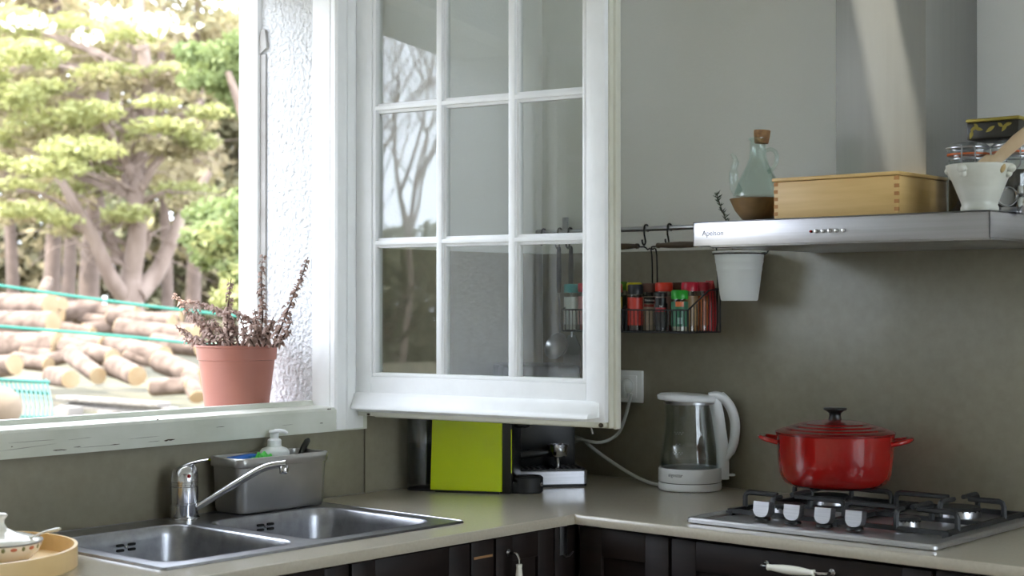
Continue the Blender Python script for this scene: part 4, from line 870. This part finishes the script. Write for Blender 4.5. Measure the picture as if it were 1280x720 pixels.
q.lathe(bprf, seg=56); bo = q.build('bowl', 'porcelain', sg, ang=60)
mat('rim_grey', (120, 122, 120), .3); mat('floral', (190, 110, 84), .4); mat('floral_green', (120, 124, 84), .4)
MB().lathe([(.0660, .0505), (.0669, .0505), (.0671, .0545), (.0645, .0546)], seg=56).build('rim_line', 'rim_grey', bo)
for k in range(14):
    a = vis - 1.6 + k * .24; big = k % 2 == 0
    q = MB(); q.ball((0, 0, 0), (.0008, .0055 if big else .003, .0042 if big else .0055), 10, 6, M=Tr((.0658 * math.cos(a), .0658 * math.sin(a), .0440)) @ Rz(a) @ Ry(.12)); q.build('flower_print', 'floral' if big else 'floral_green', bo)
q = MB(); q.lathe([(.064, .0545), (.062, .058), (.045, .066), (.026, .073), (.014, .082), (.0095, .094), (.010, .102), (.0145, .110), (.0150, .113), (.011, .117), (0, .1185)], seg=48)
q.v = [(x, y, z) for x, y, z in q.v]; q.build('lid', 'porcelain', sg, ang=60)
Ds = (sg.location - CAM).dot(FW); s0 = far(41, 671, Ds - .01); s1 = far(74, 661, Ds - .03)
so_ = thing('teaspoon', 'white porcelain spoon handle sticking out of the sugar bowl', 'spoon', s0)
d = (s1 - s0); q = MB(); q.tube([d * -.3, d * .0, d * .5 + Vector((0, 0, .002)), d * .9, d * 1.02], [.0036, .0034, .004, .0056, .004], 10, flat=.6); q.build('spoon_handle', 'porcelain', so_, ang=60)

# ================================================================== PLANT POT ON THE OUTER SILL
pp = thing('potted_herb', 'terracotta plastic pot of dried brown basil on the window sill', 'potted plant', (-.158, -.928, 1.0745))
PT = at(297, 431, 'y', -.93).z - 1.0745
q = MB(); q.lathe([(0, .0), (.068, 0), (.0705, .003), (.0885, PT - .036), (.0925, PT - .034), (.0945, PT - .006), (.0985, PT - .004), (.0985, PT), (.0935, PT), (.090, PT - .02), (0, PT - .024)], seg=56); q.build('pot', 'terracotta', pp, ang=30)
MB().lathe([(0, PT - .016), (.0895, PT - .018)], seg=32).build('soil', 'soil', pp)
base = pp.location
stems = [([(270, 433), (252, 408), (236, 392), (224, 376), (217, 369)], -.93), ([(262, 433), (246, 424), (232, 418), (219, 406)], -.97), ([(288, 433), (284, 398), (287, 366), (289, 348)], -.92),
         ([(322, 433), (328, 400), (327, 368), (327, 344), (328, 319)], -.93), ([(341, 434), (355, 400), (366, 372), (377, 346), (385, 321)], -.93), ([(300, 433), (284, 398), (262, 384), (238, 378), (226, 379)], -.91),
         ([(326, 433), (314, 404), (300, 393), (286, 390)], -.95), ([(345, 433), (356, 418), (363, 404), (360, 398)], -.95), ([(318, 433), (310, 420), (301, 412)], -.97), ([(330, 433), (338, 408), (342, 396)], -.94), ([(275, 433), (262, 412), (250, 396), (244, 384)], -.94), ([(285, 433), (272, 410), (262, 398)], -.97), ([(306, 433), (304, 408), (296, 388)], -.92), ([(312, 433), (320, 410), (318, 386)], -.96), ([(332, 433), (334, 414), (346, 402)], -.9), ([(295, 433), (278, 416), (264, 408)], -.9), ([(255, 433), (238, 428), (230, 424)], -.95)]
lf = MB()
def leaf(mb, o, d, l, w, droop):
    side = d.cross(Vector((0, 0, 1))); side = side.normalized() if side.length > .1 else Vector((1, 0, 0)); n_ = side.cross(d)
    a = o; b = o + d * l * .5 + n_ * l * .15; c_ = o + d * l - Vector((0, 0, l * droop))
    mb.add([a, b + side * w, b - side * w, c_, b + n_ * w * .5], [(0, 1, 4), (0, 4, 2), (1, 3, 4), (4, 3, 2)])
for px, yy in stems:
    P = curve([at(u, v, 'y', yy) - base for u, v in px], 8)
    q = MB(); q.tube(P, lerp(.0024, .0009, len(P)), 6); q.build('stem', 'dry_stem', pp)
    Ls = [0]
    for a, b in zip(P, P[1:]): Ls.append(Ls[-1] + (b - a).length)
    tot = Ls[-1]; s_ = tot * .12
    while s_ < tot:
        i = max(k for k in range(len(Ls)) if Ls[k] <= s_); i = min(i, len(P) - 2); o_2 = P[i].lerp(P[i + 1], (s_ - Ls[i]) / max(1e-6, Ls[i + 1] - Ls[i]))
        g = 1 - .45 * s_ / tot
        for k in range(8):
            a = rnd.uniform(0, 2 * PI); d = Vector((math.cos(a), math.sin(a), rnd.uniform(-.5, .5))).normalized()
            leaf(lf, o_2 + d * rnd.uniform(0, .006) * g + Vector((0, 0, rnd.uniform(-.003, .003))), d, rnd.uniform(.011, .019) * g, rnd.uniform(.005, .0085) * g, rnd.uniform(-.1, .7))
        s_ += rnd.uniform(.010, .015)
lfo = lf.build('leaves', 'dry_leaf', pp, smooth=False, recalc=False); lfo['kind'] = 'stuff'

# ================================================================== THE GARDEN

mat('ground', (98, 92, 76), 0.95, col2=(82, 79, 57), nscale=2.2, bump=0.5, bscale=12)
mat('bark_log', (117, 100, 89), 0.9, col2=(73, 58, 48), nscale=11, nstretch=(1, 1, 1), bump=0.5, bscale=18)
mat('cut_wood', (142, 117, 85), 0.85, col2=(150, 131, 102), nscale=9)
mat('bark_tree', (145, 128, 118), 0.95, col2=(112, 95, 85), nscale=5, nstretch=(1, 1, .3), bump=0.6, bscale=14)
mat('bark_dark', (110, 94, 85), 0.95, col2=(85, 72, 64), nscale=5, bump=0.6, bscale=14)
mat('leaf_yellow', (167, 167, 112), 0.7, col2=(138, 141, 89), nscale=3, translucent=0.35)
mat('leaf_green', (137, 146, 94), 0.7, col2=(109, 123, 77), nscale=1.4, translucent=0.35)
mat('leaf_olive', (149, 143, 103), 0.8, col2=(133, 117, 95), nscale=.8, translucent=0.3)
mat('leaf_dull', (119, 121, 90), 0.85, col2=(113, 100, 83), nscale=.8, translucent=0.2)
mat('blossom', (236, 232, 214), 0.8, translucent=0.4)
mat('rope_green', (20, 110, 92), 0.5)
mat('wire_green', (30, 92, 80), 0.5)
mat('board_grey', (127, 122, 115), 0.9, col2=(111, 104, 98), nscale=4, nstretch=(8, 1, 1))
mat('stone', (117, 102, 85), 0.95, col2=(97, 82, 66), nscale=3, bump=0.5, bscale=10)
GZ = 0.60
nr = np.random.default_rng(5)
# ground rising gently away from the house
q = MB(); nx, ny = 40, 60; v = []; f = []
for i in range(nx + 1):
    for j in range(ny + 1):
        x = -.3 - 59.7 * (i / nx) ** 1.6; y = -45 + 110 * j / ny
        z = GZ - .35 * max(0, 1 - (-x) / 3.0) + .03 * math.sin(x * 1.7 + y) + .03 * math.sin(y * 1.3) + max(0, -x - 14) * .03
        v.append((x, y, z))
for i in range(nx):
    for j in range(ny):
        a = i * (ny + 1) + j; f.append((a, a + 1, a + ny + 2, a + ny + 1))
q.add(v, f); tag(q.build('ground', 'ground'), kind='structure')

# felled logs: (u0, v0) left end, (u1, v1) right end, radius in px, depth of each end; each end shows a cut face
logs = [
 (-20, 383, 62, 384, 17, 12.8, 12.5, 'thick log along the top of the pile at its left end'), (40, 383, 78, 380, 10, 12.9, 12.7, 'thin log beside the thick one on top of the pile'),
 (60, 352, 52, 366, 7, 13.6, 13.2, 'short upright stub poking up behind the top log'),
 (78, 390, 128, 384, 12, 13.0, 13.2, 'dark log in the middle of the upper row'), (112, 388, 170, 392, 10, 13.2, 13.0, 'slim log right of the dark one in the upper row'),
 (140, 396, 215, 404, 11, 12.9, 12.6, 'long pale log sloping right in the upper row'), (-20, 404, 66, 404, 16, 12.5, 12.2, 'pale thick log in the second row at the left'),
 (0, 396, 50, 393, 9, 13.1, 13.0, 'thin log squeezed between the two left rows'), (60, 408, 115, 416, 9, 12.6, 12.4, 'branch-thin log under the dark one'),
 (105, 412, 160, 404, 9, 12.8, 13.0, 'forked thin log below the slim one'), (150, 410, 232, 420, 13, 12.4, 12.1, 'long log crossing the pile at mid height'),
 (-20, 432, 72, 430, 17, 11.9, 11.7, 'thick orange-barked log low at the left'), (55, 424, 128, 430, 11, 12.0, 11.8, 'thin log over the big cut end'),
 (82, 434, 140, 448, 13, 11.7, 11.3, 'log with a large yellow cut end in the middle'), (130, 432, 205, 446, 15, 11.9, 11.4, 'thick log with an orange cut end at the right'),
 (195, 428, 250, 436, 12, 12.0, 11.7, 'log passing behind the flower pot'), (20, 450, 60, 456, 11, 11.4, 11.2, 'short log low in front at the left'),
 (-12, 460, 18, 456, 14, 11.2, 11.0, 'stout log end at the far left edge'), (52, 452, 84, 446, 10, 11.5, 11.4, 'short log right of the stout end'),
 (88, 442, 122, 470, 12, 11.3, 10.8, 'log tilted steeply down in the middle'), (64, 470, 88, 474, 13, 10.9, 10.6, 'short fat log lying on the grass'),
 (142, 458, 172, 470, 14, 11.0, 10.7, 'pale log with a bright cut end on the grass'), (200, 452, 252, 474, 14, 11.1, 10.7, 'leaning log just left of the flower pot'),
 (192, 484, 236, 482, 12, 10.4, 10.3, 'round log lying alone near the pot'), (236, 470, 246, 496, 11, 10.4, 10.2, 'upright log stub beside the pot'),
 (170, 420, 196, 414, 8, 12.7, 12.8, 'thin stick on the right slope of the pile'), (200, 408, 245, 414, 10, 12.8, 12.6, 'grey log at the right end of the upper row'),
 (96, 398, 140, 402, 8, 13.1, 13.0, 'slender log lost in the middle of the pile'),
 (20, 376, 70, 372, 7, 13.3, 13.2, 'thin pole lying on the very top of the pile at the left'), (28, 418, 88, 421, 8, 12.3, 12.2, 'thin grey log between the left rows'), (176, 398, 226, 396, 7, 13.2, 13.1, 'thin pole at the top right of the pile'),
 (-14, 419, 30, 418, 8, 12.4, 12.3, 'short thin log at the left edge between the rows'), (112, 424, 150, 428, 7, 12.2, 12.1, 'small branch log above the orange cut end'), (160, 446, 198, 452, 9, 11.6, 11.4, 'short log behind the bright cut end'), (30, 440, 64, 443, 8, 11.7, 11.6, 'thin log under the thick orange-barked one'),
]
for (u0, v0, u1, v1, rp, d0, d1, lab) in logs:
    A = far(u0, v0, d0); B_ = far(u1, v1, d1); ax = (B_ - A); L0 = ax.length; r = rp / FPX * (d0 + d1) / 2
    t = thing('log', lab, 'log', A, 0, 'felled logs in the garden'); zq = ax.to_track_quat('Z', 'Y').to_matrix().to_4x4()
    ns = 9; loops = []; ph = rnd.uniform(0, 6)
    for i in range(ns):
        fz = i / (ns - 1); bend = .06 * r * math.sin(fz * 5 + ph)
        loops.append([((r * (1 - .10 * fz) + .05 * r * math.sin(3 * a + ph + 2 * fz)) * math.cos(a) + bend, (r * (1 - .10 * fz) + .05 * r * math.sin(2 * a + ph)) * math.sin(a), fz * L0) for a in [2 * PI * k / 16 for k in range(16)]])
    q = MB(); loft(q, loops, M=zq); q.build('bark', 'bark_log', t, ang=60)
    for z, k in ((-.004, 0), (L0 + .004, ns - 1)):
        q = MB(); lo = [(x * .97, y * .97, z) for x, y, _ in loops[k]]; q.prism([(x, y) for x, y, _ in lo], z - .004, z + .004, 'z', M=zq); q.build('cut_face', 'cut_wood', t, smooth=False)

# green garden lines
for pts, D0, D1, lab in (([(-60, 348), (0, 357), (75, 368), (165, 380), (240, 389), (330, 398), (420, 404)], 8.6, 9.6, 'upper green garden line stretched in front of the log pile'), ([(-60, 402), (0, 408), (100, 416), (190, 424), (250, 430), (330, 436), (420, 441)], 8.4, 9.4, 'lower green garden line stretched in front of the log pile')):
    P = [far(u, v, D0 + (D1 - D0) * i / (len(pts) - 1)) for i, (u, v) in enumerate(pts)]
    q = MB(); q.tube(curve(P, 4), .0085, 6); tag(q.build('garden_line', 'rope_green'), lab, 'rope', 'green garden lines')
PL = [far(-60, 348, 8.6), far(420, 404, 9.6)]
for P, lab in zip(PL, ('wooden post carrying the green lines left of the view', 'wooden post carrying the green lines hidden behind the wall')):
    q = MB(); q.lathe([(0, 0), (.045, 0), (.04, 1.0), (.03, 1.05), (0, 1.06)], seg=12); o = q.build('line_post', 'bark_dark'); one(o, (P.x - .045, P.y + .02, GZ - .05)); tag(o, lab, 'post', 'line posts')
P = far(131, 374.5, 9.05); q = MB(); q.box(-.008, .008, -.012, .012, -.03, .022, .003); o = q.build('peg', 'white_plastic'); one(o, P); tag(o, 'white peg clipped on the upper green line', 'peg')
# green wire panel leaning in front
wf = thing('wire_fence', 'green wire mesh panel leaning at the lower left of the garden', 'wire mesh', far(30, 525, 7.6)); o_ = wf.location
def wp(u, v, D): return far(u, v, D) - o_
for k in range(13):
    u = -10 + k * 5.6
    q = MB(); q.tube(curve([wp(u, 474 + .04 * k, 7.9), wp(u + 4, 490, 7.75), wp(u + 7, 508, 7.65), wp(u + 8, 530, 7.6)], 3), .006, 5); q.build('upright_wire', 'wire_green', wf)
for (ya, yb) in ((474, 478), (486, 492), (520, 522)):
    q = MB(); q.tube([wp(-14, ya, 7.85), wp(62, yb, 7.85)], .010, 5); q.build('cross_wire', 'wire_green', wf)
q = MB(); q.ball((0, 0, 0), (.12, .11, .11), 18, 12); q.v = [(x * (1 + .12 * math.sin(9 * y + 3 * z)), y * (1 + .1 * math.sin(11 * z)), z * (1 + .1 * math.sin(8 * x))) for x, y, z in q.v]
P = far(-4, 512, 7.2); o = q.build('boulder', 'stone', ang=80); one(o, P); tag(o, 'pale boulder at the left edge of the garden', 'rock')
# pallet of grey boards
pa_ = thing('pallet', 'weathered wooden pallet lying in front of the logs', 'pallet', far(140, 512, 8.6)); o_ = pa_.location
for (u0, v0, u1, v1, w_) in ((78, 497, 205, 506, .10), (95, 502, 215, 512, .10), (82, 507, 215, 518, .10)):
    A = far(u0, v0, 8.9) - o_; B_ = far(u1, v1, 8.4) - o_; d = (B_ - A).normalized(); q = MB(); L0 = (B_ - A).length
    q.box(0, L0, -.05, .05, -.012, .012, .003, M=Tr(A) @ d.to_track_quat('X', 'Z').to_matrix().to_4x4()); q.build('board', 'board_grey', pa_)
for u, v in ((86, 507), (140, 512), (196, 517)):
    A = far(u, v, 8.62) - o_; q = MB(); q.box(-.07, .07, -.05, .05, -.09, -.005, .004, M=Tr(A)); q.build('block', 'board_grey', pa_)

# ---- trees: trunks as tubes, foliage as many small leaf blades gathered in clumps
def foliage(name, m, clumps, parent, seed, size, per=1.0, flat=.35):
    R_ = np.random.default_rng(seed); V = []; 
    for (c_, rx, rz_, n) in clumps:
        n = int(n * per); d = R_.normal(size=(n, 3)); d /= np.linalg.norm(d, axis=1)[:, None]; rad = R_.random(n) ** .45
        p = np.array(c_) + d * rad[:, None] * np.array([rx, rx, rz_]); V.append(p)
    p = np.concatenate(V); n = len(p); s_ = size * R_.uniform(.6, 1.4, n)[:, None]
    a = R_.normal(size=(n, 3)) * np.array([1, 1, flat]); a /= np.linalg.norm(a, axis=1)[:, None]
    b = R_.normal(size=(n, 3)) * np.array([1, 1, flat]); b -= a * (a * b).sum(1)[:, None]; b /= np.linalg.norm(b, axis=1)[:, None]
    vs = np.stack([p - a * s_, p + b * s_ * .45, p + a * s_, p - b * s_ * .45], 1).reshape(-1, 3).astype(np.float32)
    me = bpy.data.meshes.new(name); me.vertices.add(n * 4); me.vertices.foreach_set('co', vs.ravel()); me.loops.add(n * 4); me.loops.foreach_set('vertex_index', np.arange(n * 4, dtype=np.int32))
    me.polygons.add(n); me.polygons.foreach_set('loop_start', np.arange(0, n * 4, 4, dtype=np.int32)); me.polygons.foreach_set('loop_total', np.full(n, 4, dtype=np.int32))
    me.materials.append(MATS[m]); me.update(calc_edges=True); me.validate()
    o = bpy.data.objects.new(name, me); COL.objects.link(o); o.parent = parent; o['kind'] = 'stuff'; return o
def tree(label, name, loc, trunks, fol, bark, seed, group='garden trees'):
    t = thing(name, label, 'tree', loc, 0, group); o = Vector(loc)
    for pts, r0, r1 in trunks:
        P = curve([Vector(p) - o for p in pts], 5); q = MB(); q.tube(P, lerp(r0, r1, len(P)), 9); q.build('trunk', bark, t, ang=80)
    for i, (m, cl, size, flat) in enumerate(fol):
        foliage('foliage', m, [(tuple(Vector(c_) - o), rx, rz_, n) for c_, rx, rz_, n in cl], t, seed + i, size, flat=flat)
    return t
def px(lst, D, n, jit=1.2, seed=1):
    R_ = random.Random(seed); out = []
    for (u, v, ru, rv) in lst:
        d = D + R_.uniform(-jit, jit); out.append((far(u, v, d), ru / FPX * d, rv / FPX * d, int(n * ru * rv / 900)))
    return out
def gr(P): return P.z
# the cedar with its forked trunk
D = 16.0
ytop = [(18, 122, 42, 18), (62, 152, 60, 16), (112, 140, 46, 16), (58, 108, 38, 11), (140, 92, 52, 13), (100, 186, 58, 16), (62, 210, 50, 15), (92, 236, 46, 12), (32, 262, 46, 12), (76, 274, 30, 10), (20, 232, 30, 10),
        (160, 266, 34, 12), (232, 238, 44, 12), (205, 158, 52, 11), (244, 176, 34, 13), (36, 66, 52, 18), (16, 28, 44, 22), (92, 34, 50, 16), (162, 40, 46, 14), (214, 92, 34, 14), (10, 172, 32, 12), (196, 128, 30, 9), (150, 170, 40, 10), (262, 140, 34, 10), (-20, 90, 36, 20), (-16, 200, 30, 14), (128, 212, 34, 9)]
oliv = [(u + rnd.uniform(-22, 22), v + 14 + rnd.uniform(-8, 14), ru * .9, rv * .9) for u, v, ru, rv in ytop]
tree('large cedar with a forked trunk and flat yellow-green branches behind the logs', 'cedar_tree', (far(165, 378, D).x, far(165, 378, D).y, GZ),
     [([Vector((far(165, 420, D).x, far(165, 420, D).y, GZ - .2)), far(165, 372, D), far(164, 345, D), far(172, 290, D - .1), far(170, 220, D), far(186, 130, D), far(176, 40, D), far(170, -40, D)], .14, .05),
      ([far(158, 372, D), far(140, 350, D - .2), far(118, 300, D - .3), far(90, 250, D - .5), far(70, 215, D - .6)], .10, .04),
      ([far(172, 368, D), far(196, 340, D + .2), (far(214, 300, D + .3)), far(232, 262, D + .5), far(262, 215, D + .6)], .11, .04),
      ([far(170, 230, D), far(140, 170, D - .3), far(110, 130, D - .4)], .06, .025), ([far(178, 180, D), far(220, 150, D + .2), far(250, 128, D)], .06, .02), ([far(170, 250, D), far(200, 200, D - .2), far(240, 180, D - .3)], .05, .02),
      ([far(110, 290, D - .3), far(60, 262, D - .5), far(10, 250, D - .4)], .05, .02), ([far(150, 330, D), far(130, 270, D), far(120, 220, D + .3)], .06, .03), ([far(180, 100, D), far(110, 60, D), far(50, 40, D)], .05, .02), ([far(162, 340, D), far(168, 280, D + .2), far(150, 200, D + .3)], .06, .03)],
     [('leaf_yellow', px(ytop, D - .6, 620, 1.0, 3), .042, .5), ('leaf_olive', px(oliv, D + .3, 420, 1.0, 4), .045, .7)], 'bark_tree', 11)
cedar = bpy.data.objects['cedar_tree']; q = MB(); R9 = random.Random(4)
for (u, v, ru, rv) in ytop:
    a = far(170 + R9.uniform(-8, 8), min(350, v + R9.uniform(20, 80)), D); b = far(u, v + 4, D - .3)
    m_ = a.lerp(b, .5) + Vector((R9.uniform(-.2, .2), R9.uniform(-.2, .2), R9.uniform(-.1, .25))); P = [x - cedar.location for x in curve([a, m_, b], 5)]
    q.tube(P, lerp(.028, .009, len(P)), 5)
    for k in range(7):
        s_ = P[R9.randrange(2, len(P))]; e_ = s_ + Vector((R9.uniform(-.6, .6), R9.uniform(-.6, .6), R9.uniform(-.35, .25))); q.tube([s_, s_.lerp(e_, .5) + Vector((0, 0, R9.uniform(-.08, .08))), e_], [.010, .007, .003], 4)
q.build('branches', 'bark_tree', cedar, recalc=False)['kind'] = 'stuff'
# bushes and trees round it
D = 14.6
tree('bright green leafy tree at the upper right of the garden view', 'leafy_tree', (far(300, 470, D).x + .1, far(300, 470, D).y + .6, GZ), [([Vector((far(300, 470, D).x + .1, far(300, 470, D).y + .6, GZ - .1)), far(318, 200, D), far(285, 90, D)], .09, .03)],
     [('leaf_green', px([(270, 78, 44, 26), (292, 108, 34, 20), (252, 100, 30, 14), (300, 60, 30, 24), (240, 66, 24, 14), (315, 130, 30, 20)], D, 480, .5, 6), .05, .9), ('blossom', px([(196, 30, 30, 14), (150, 18, 40, 10), (110, 44, 24, 10), (40, 30, 40, 10), (60, 60, 24, 7), (232, 34, 22, 10)], D, 60, .8, 7), .06, 1)], 'bark_tree', 21)
D = 13.6
tree('yellow-green shrub at the right of the log pile', 'shrub', (far(285, 400, D).x, far(285, 400, D).y, GZ), [([Vector((far(285, 400, D).x, far(285, 400, D).y, GZ - .1)), far(285, 350, D), far(282, 300, D)], .05, .02)],
     [('leaf_green', px([(292, 296, 44, 26), (268, 268, 40, 20), (302, 338, 28, 22), (262, 318, 26, 20), (310, 260, 30, 30), (250, 295, 26, 16)], D, 480, .5, 8), .048, .9), ('leaf_yellow', px([(275, 300, 36, 22), (300, 345, 26, 24), (286, 372, 26, 16)], D - .3, 420, .4, 9), .048, .9)], 'bark_tree', 31)
# slim dark trunks behind
for i, (u0, u1, D, r, lab) in enumerate(((62, 70, 19, .12, 'slim dark trunk at the left behind the logs'), (82, 92, 20, .10, 'slim dark trunk right of the leftmost one'), (106, 120, 18.2, .14, 'leaning brown trunk left of the cedar'), (20, 10, 21, .10, 'thin trunk at the left edge of the garden'), (240, 246, 22, .12, 'pale trunk between the cedar and the shrub'), (212, 205, 20.5, .09, 'thin trunk right behind the cedar'))):
    b_ = far(u0, 400, D); b_.z = GZ + max(0, -b_.x - 14) * .03 - .1
    tree(lab, 'background_tree', tuple(b_), [([b_, far((u0 + u1) / 2, 330, D), far(u1, 240, D), far(u1 + (u1 - u0) * .6, 120, D), far(u1, -20, D)], r, r * .4)],
         [('leaf_olive', [(far(u1 + rnd.uniform(-50, 50), rnd.uniform(-60, 230), D + rnd.uniform(-1, 1)), rnd.uniform(.5, 1.0), rnd.uniform(.2, .4), 170) for k in range(9)], .09, .7)], 'bark_dark', 50 + i)
# hedge of dull foliage closing the view behind
D = 27
for i in range(7):
    u = -60 + i * 72; b_ = far(u, 385, D); b_.z = 1.0
    tree(('dull olive hedge tree, leftmost of the back row', 'dull olive hedge tree, second of the back row', 'dull olive hedge tree, third of the back row', 'dull olive hedge tree behind the cedar trunk', 'dull olive hedge tree right behind the cedar', 'dull olive hedge tree behind the shrub', 'dull olive hedge tree behind the stuccoed reveal')[i], 'hedge_tree', tuple(b_), [([b_, b_ + Vector((0, 0, 2.4)), b_ + Vector((.2, .2, 4.6))], .12, .04)],
         [('leaf_dull' if i % 2 else 'leaf_olive', [(b_ + Vector((rnd.uniform(-.9, .9), rnd.uniform(-.9, .9), z)), rnd.uniform(.9, 1.3), rnd.uniform(.5, .8), 420) for z in (.2, .6, 1.1, 1.6, 2.1, 2.7, 3.2, 3.8, 4.4, 5.0)], .12, .9)], 'bark_dark', 70 + i)
# garden on the other side, seen mirrored in the casement glass: bare trees before a hedge
def bare_tree(loc, h, seed, label, lean=0.0):
    R_ = random.Random(seed); t = thing('bare_tree', label, 'tree', loc, 0, 'bare winter trees'); q = MB(); br_ = MB()
    def grow(p, d, l, r, lev):
        n = 4; P = [p]; dd = d.copy()
        for k in range(n):
            dd = (dd + Vector((R_.uniform(-.25, .25), R_.uniform(-.25, .25), R_.uniform(-.05, .2))) * .6).normalized(); P.append(P[-1] + dd * l / n)
        (q if lev == 0 else br_).tube(P, lerp(r, r * .6, len(P)), 6 if lev < 2 else 4)
        if lev < 6:
            for k in range(4 if lev < 2 else 3):
                a = R_.uniform(0, 2 * PI); s_ = Vector((math.cos(a), math.sin(a), R_.uniform(.1, .9))); nd_ = (dd * .55 + s_ * .6).normalized()
                grow(P[R_.choice([2, 3, 4, 4])], nd_, l * R_.uniform(.6, .85), r * .52, lev + 1)
    grow(Vector((0, 0, -.1)), Vector((lean, .1, 1)).normalized(), h * .30, h * .0065, 0)
    q.build('trunk', 'bark_tree', t, ang=80); o = br_.build('branches', 'bark_tree', t, smooth=False, recalc=False); o['kind'] = 'stuff'
for (x, y, h_, sd_, ln_, lab) in ((-6.0, -13.6, 7.2, 3, .25, 'bare tree mirrored in the left panes of the casement'), (-6.8, -15.2, 8.2, 8, -.2, 'taller bare tree mirrored behind the first one'), (-5.0, -10.6, 5.2, 12, .1, 'small bare tree mirrored nearest the house'),
        (-7.8, -17.4, 8.6, 21, .2, 'bare tree mirrored at the far end of the garden')):
    bare_tree((x, y, GZ), h_, sd_, lab, ln_)
for i, (x, y, lab) in enumerate(((-6.2, -15.5, 'grey-green bush mirrored low in the left panes'), (-8.4, -16.0, 'grey-green bush mirrored left of the first one'), (-4.2, -16.4, 'grey-green bush mirrored toward the middle panes'), (-10.5, -15.4, 'grey-green bush at the end of the mirrored hedge'))):
    tree(lab, 'bush', (x, y, GZ), [([Vector((x, y, GZ - .1)), Vector((x + .1, y, GZ + 1.2))], .06, .03)], [('leaf_dull', [((x + rnd.uniform(-1, 1), y + rnd.uniform(-.6, .6), GZ + z), 1.2, .45, 700) for z in (.0, .2, .5, .8, 1.1, 1.35)], .10, .9)], 'bark_dark', 90 + i, 'hedge bushes')
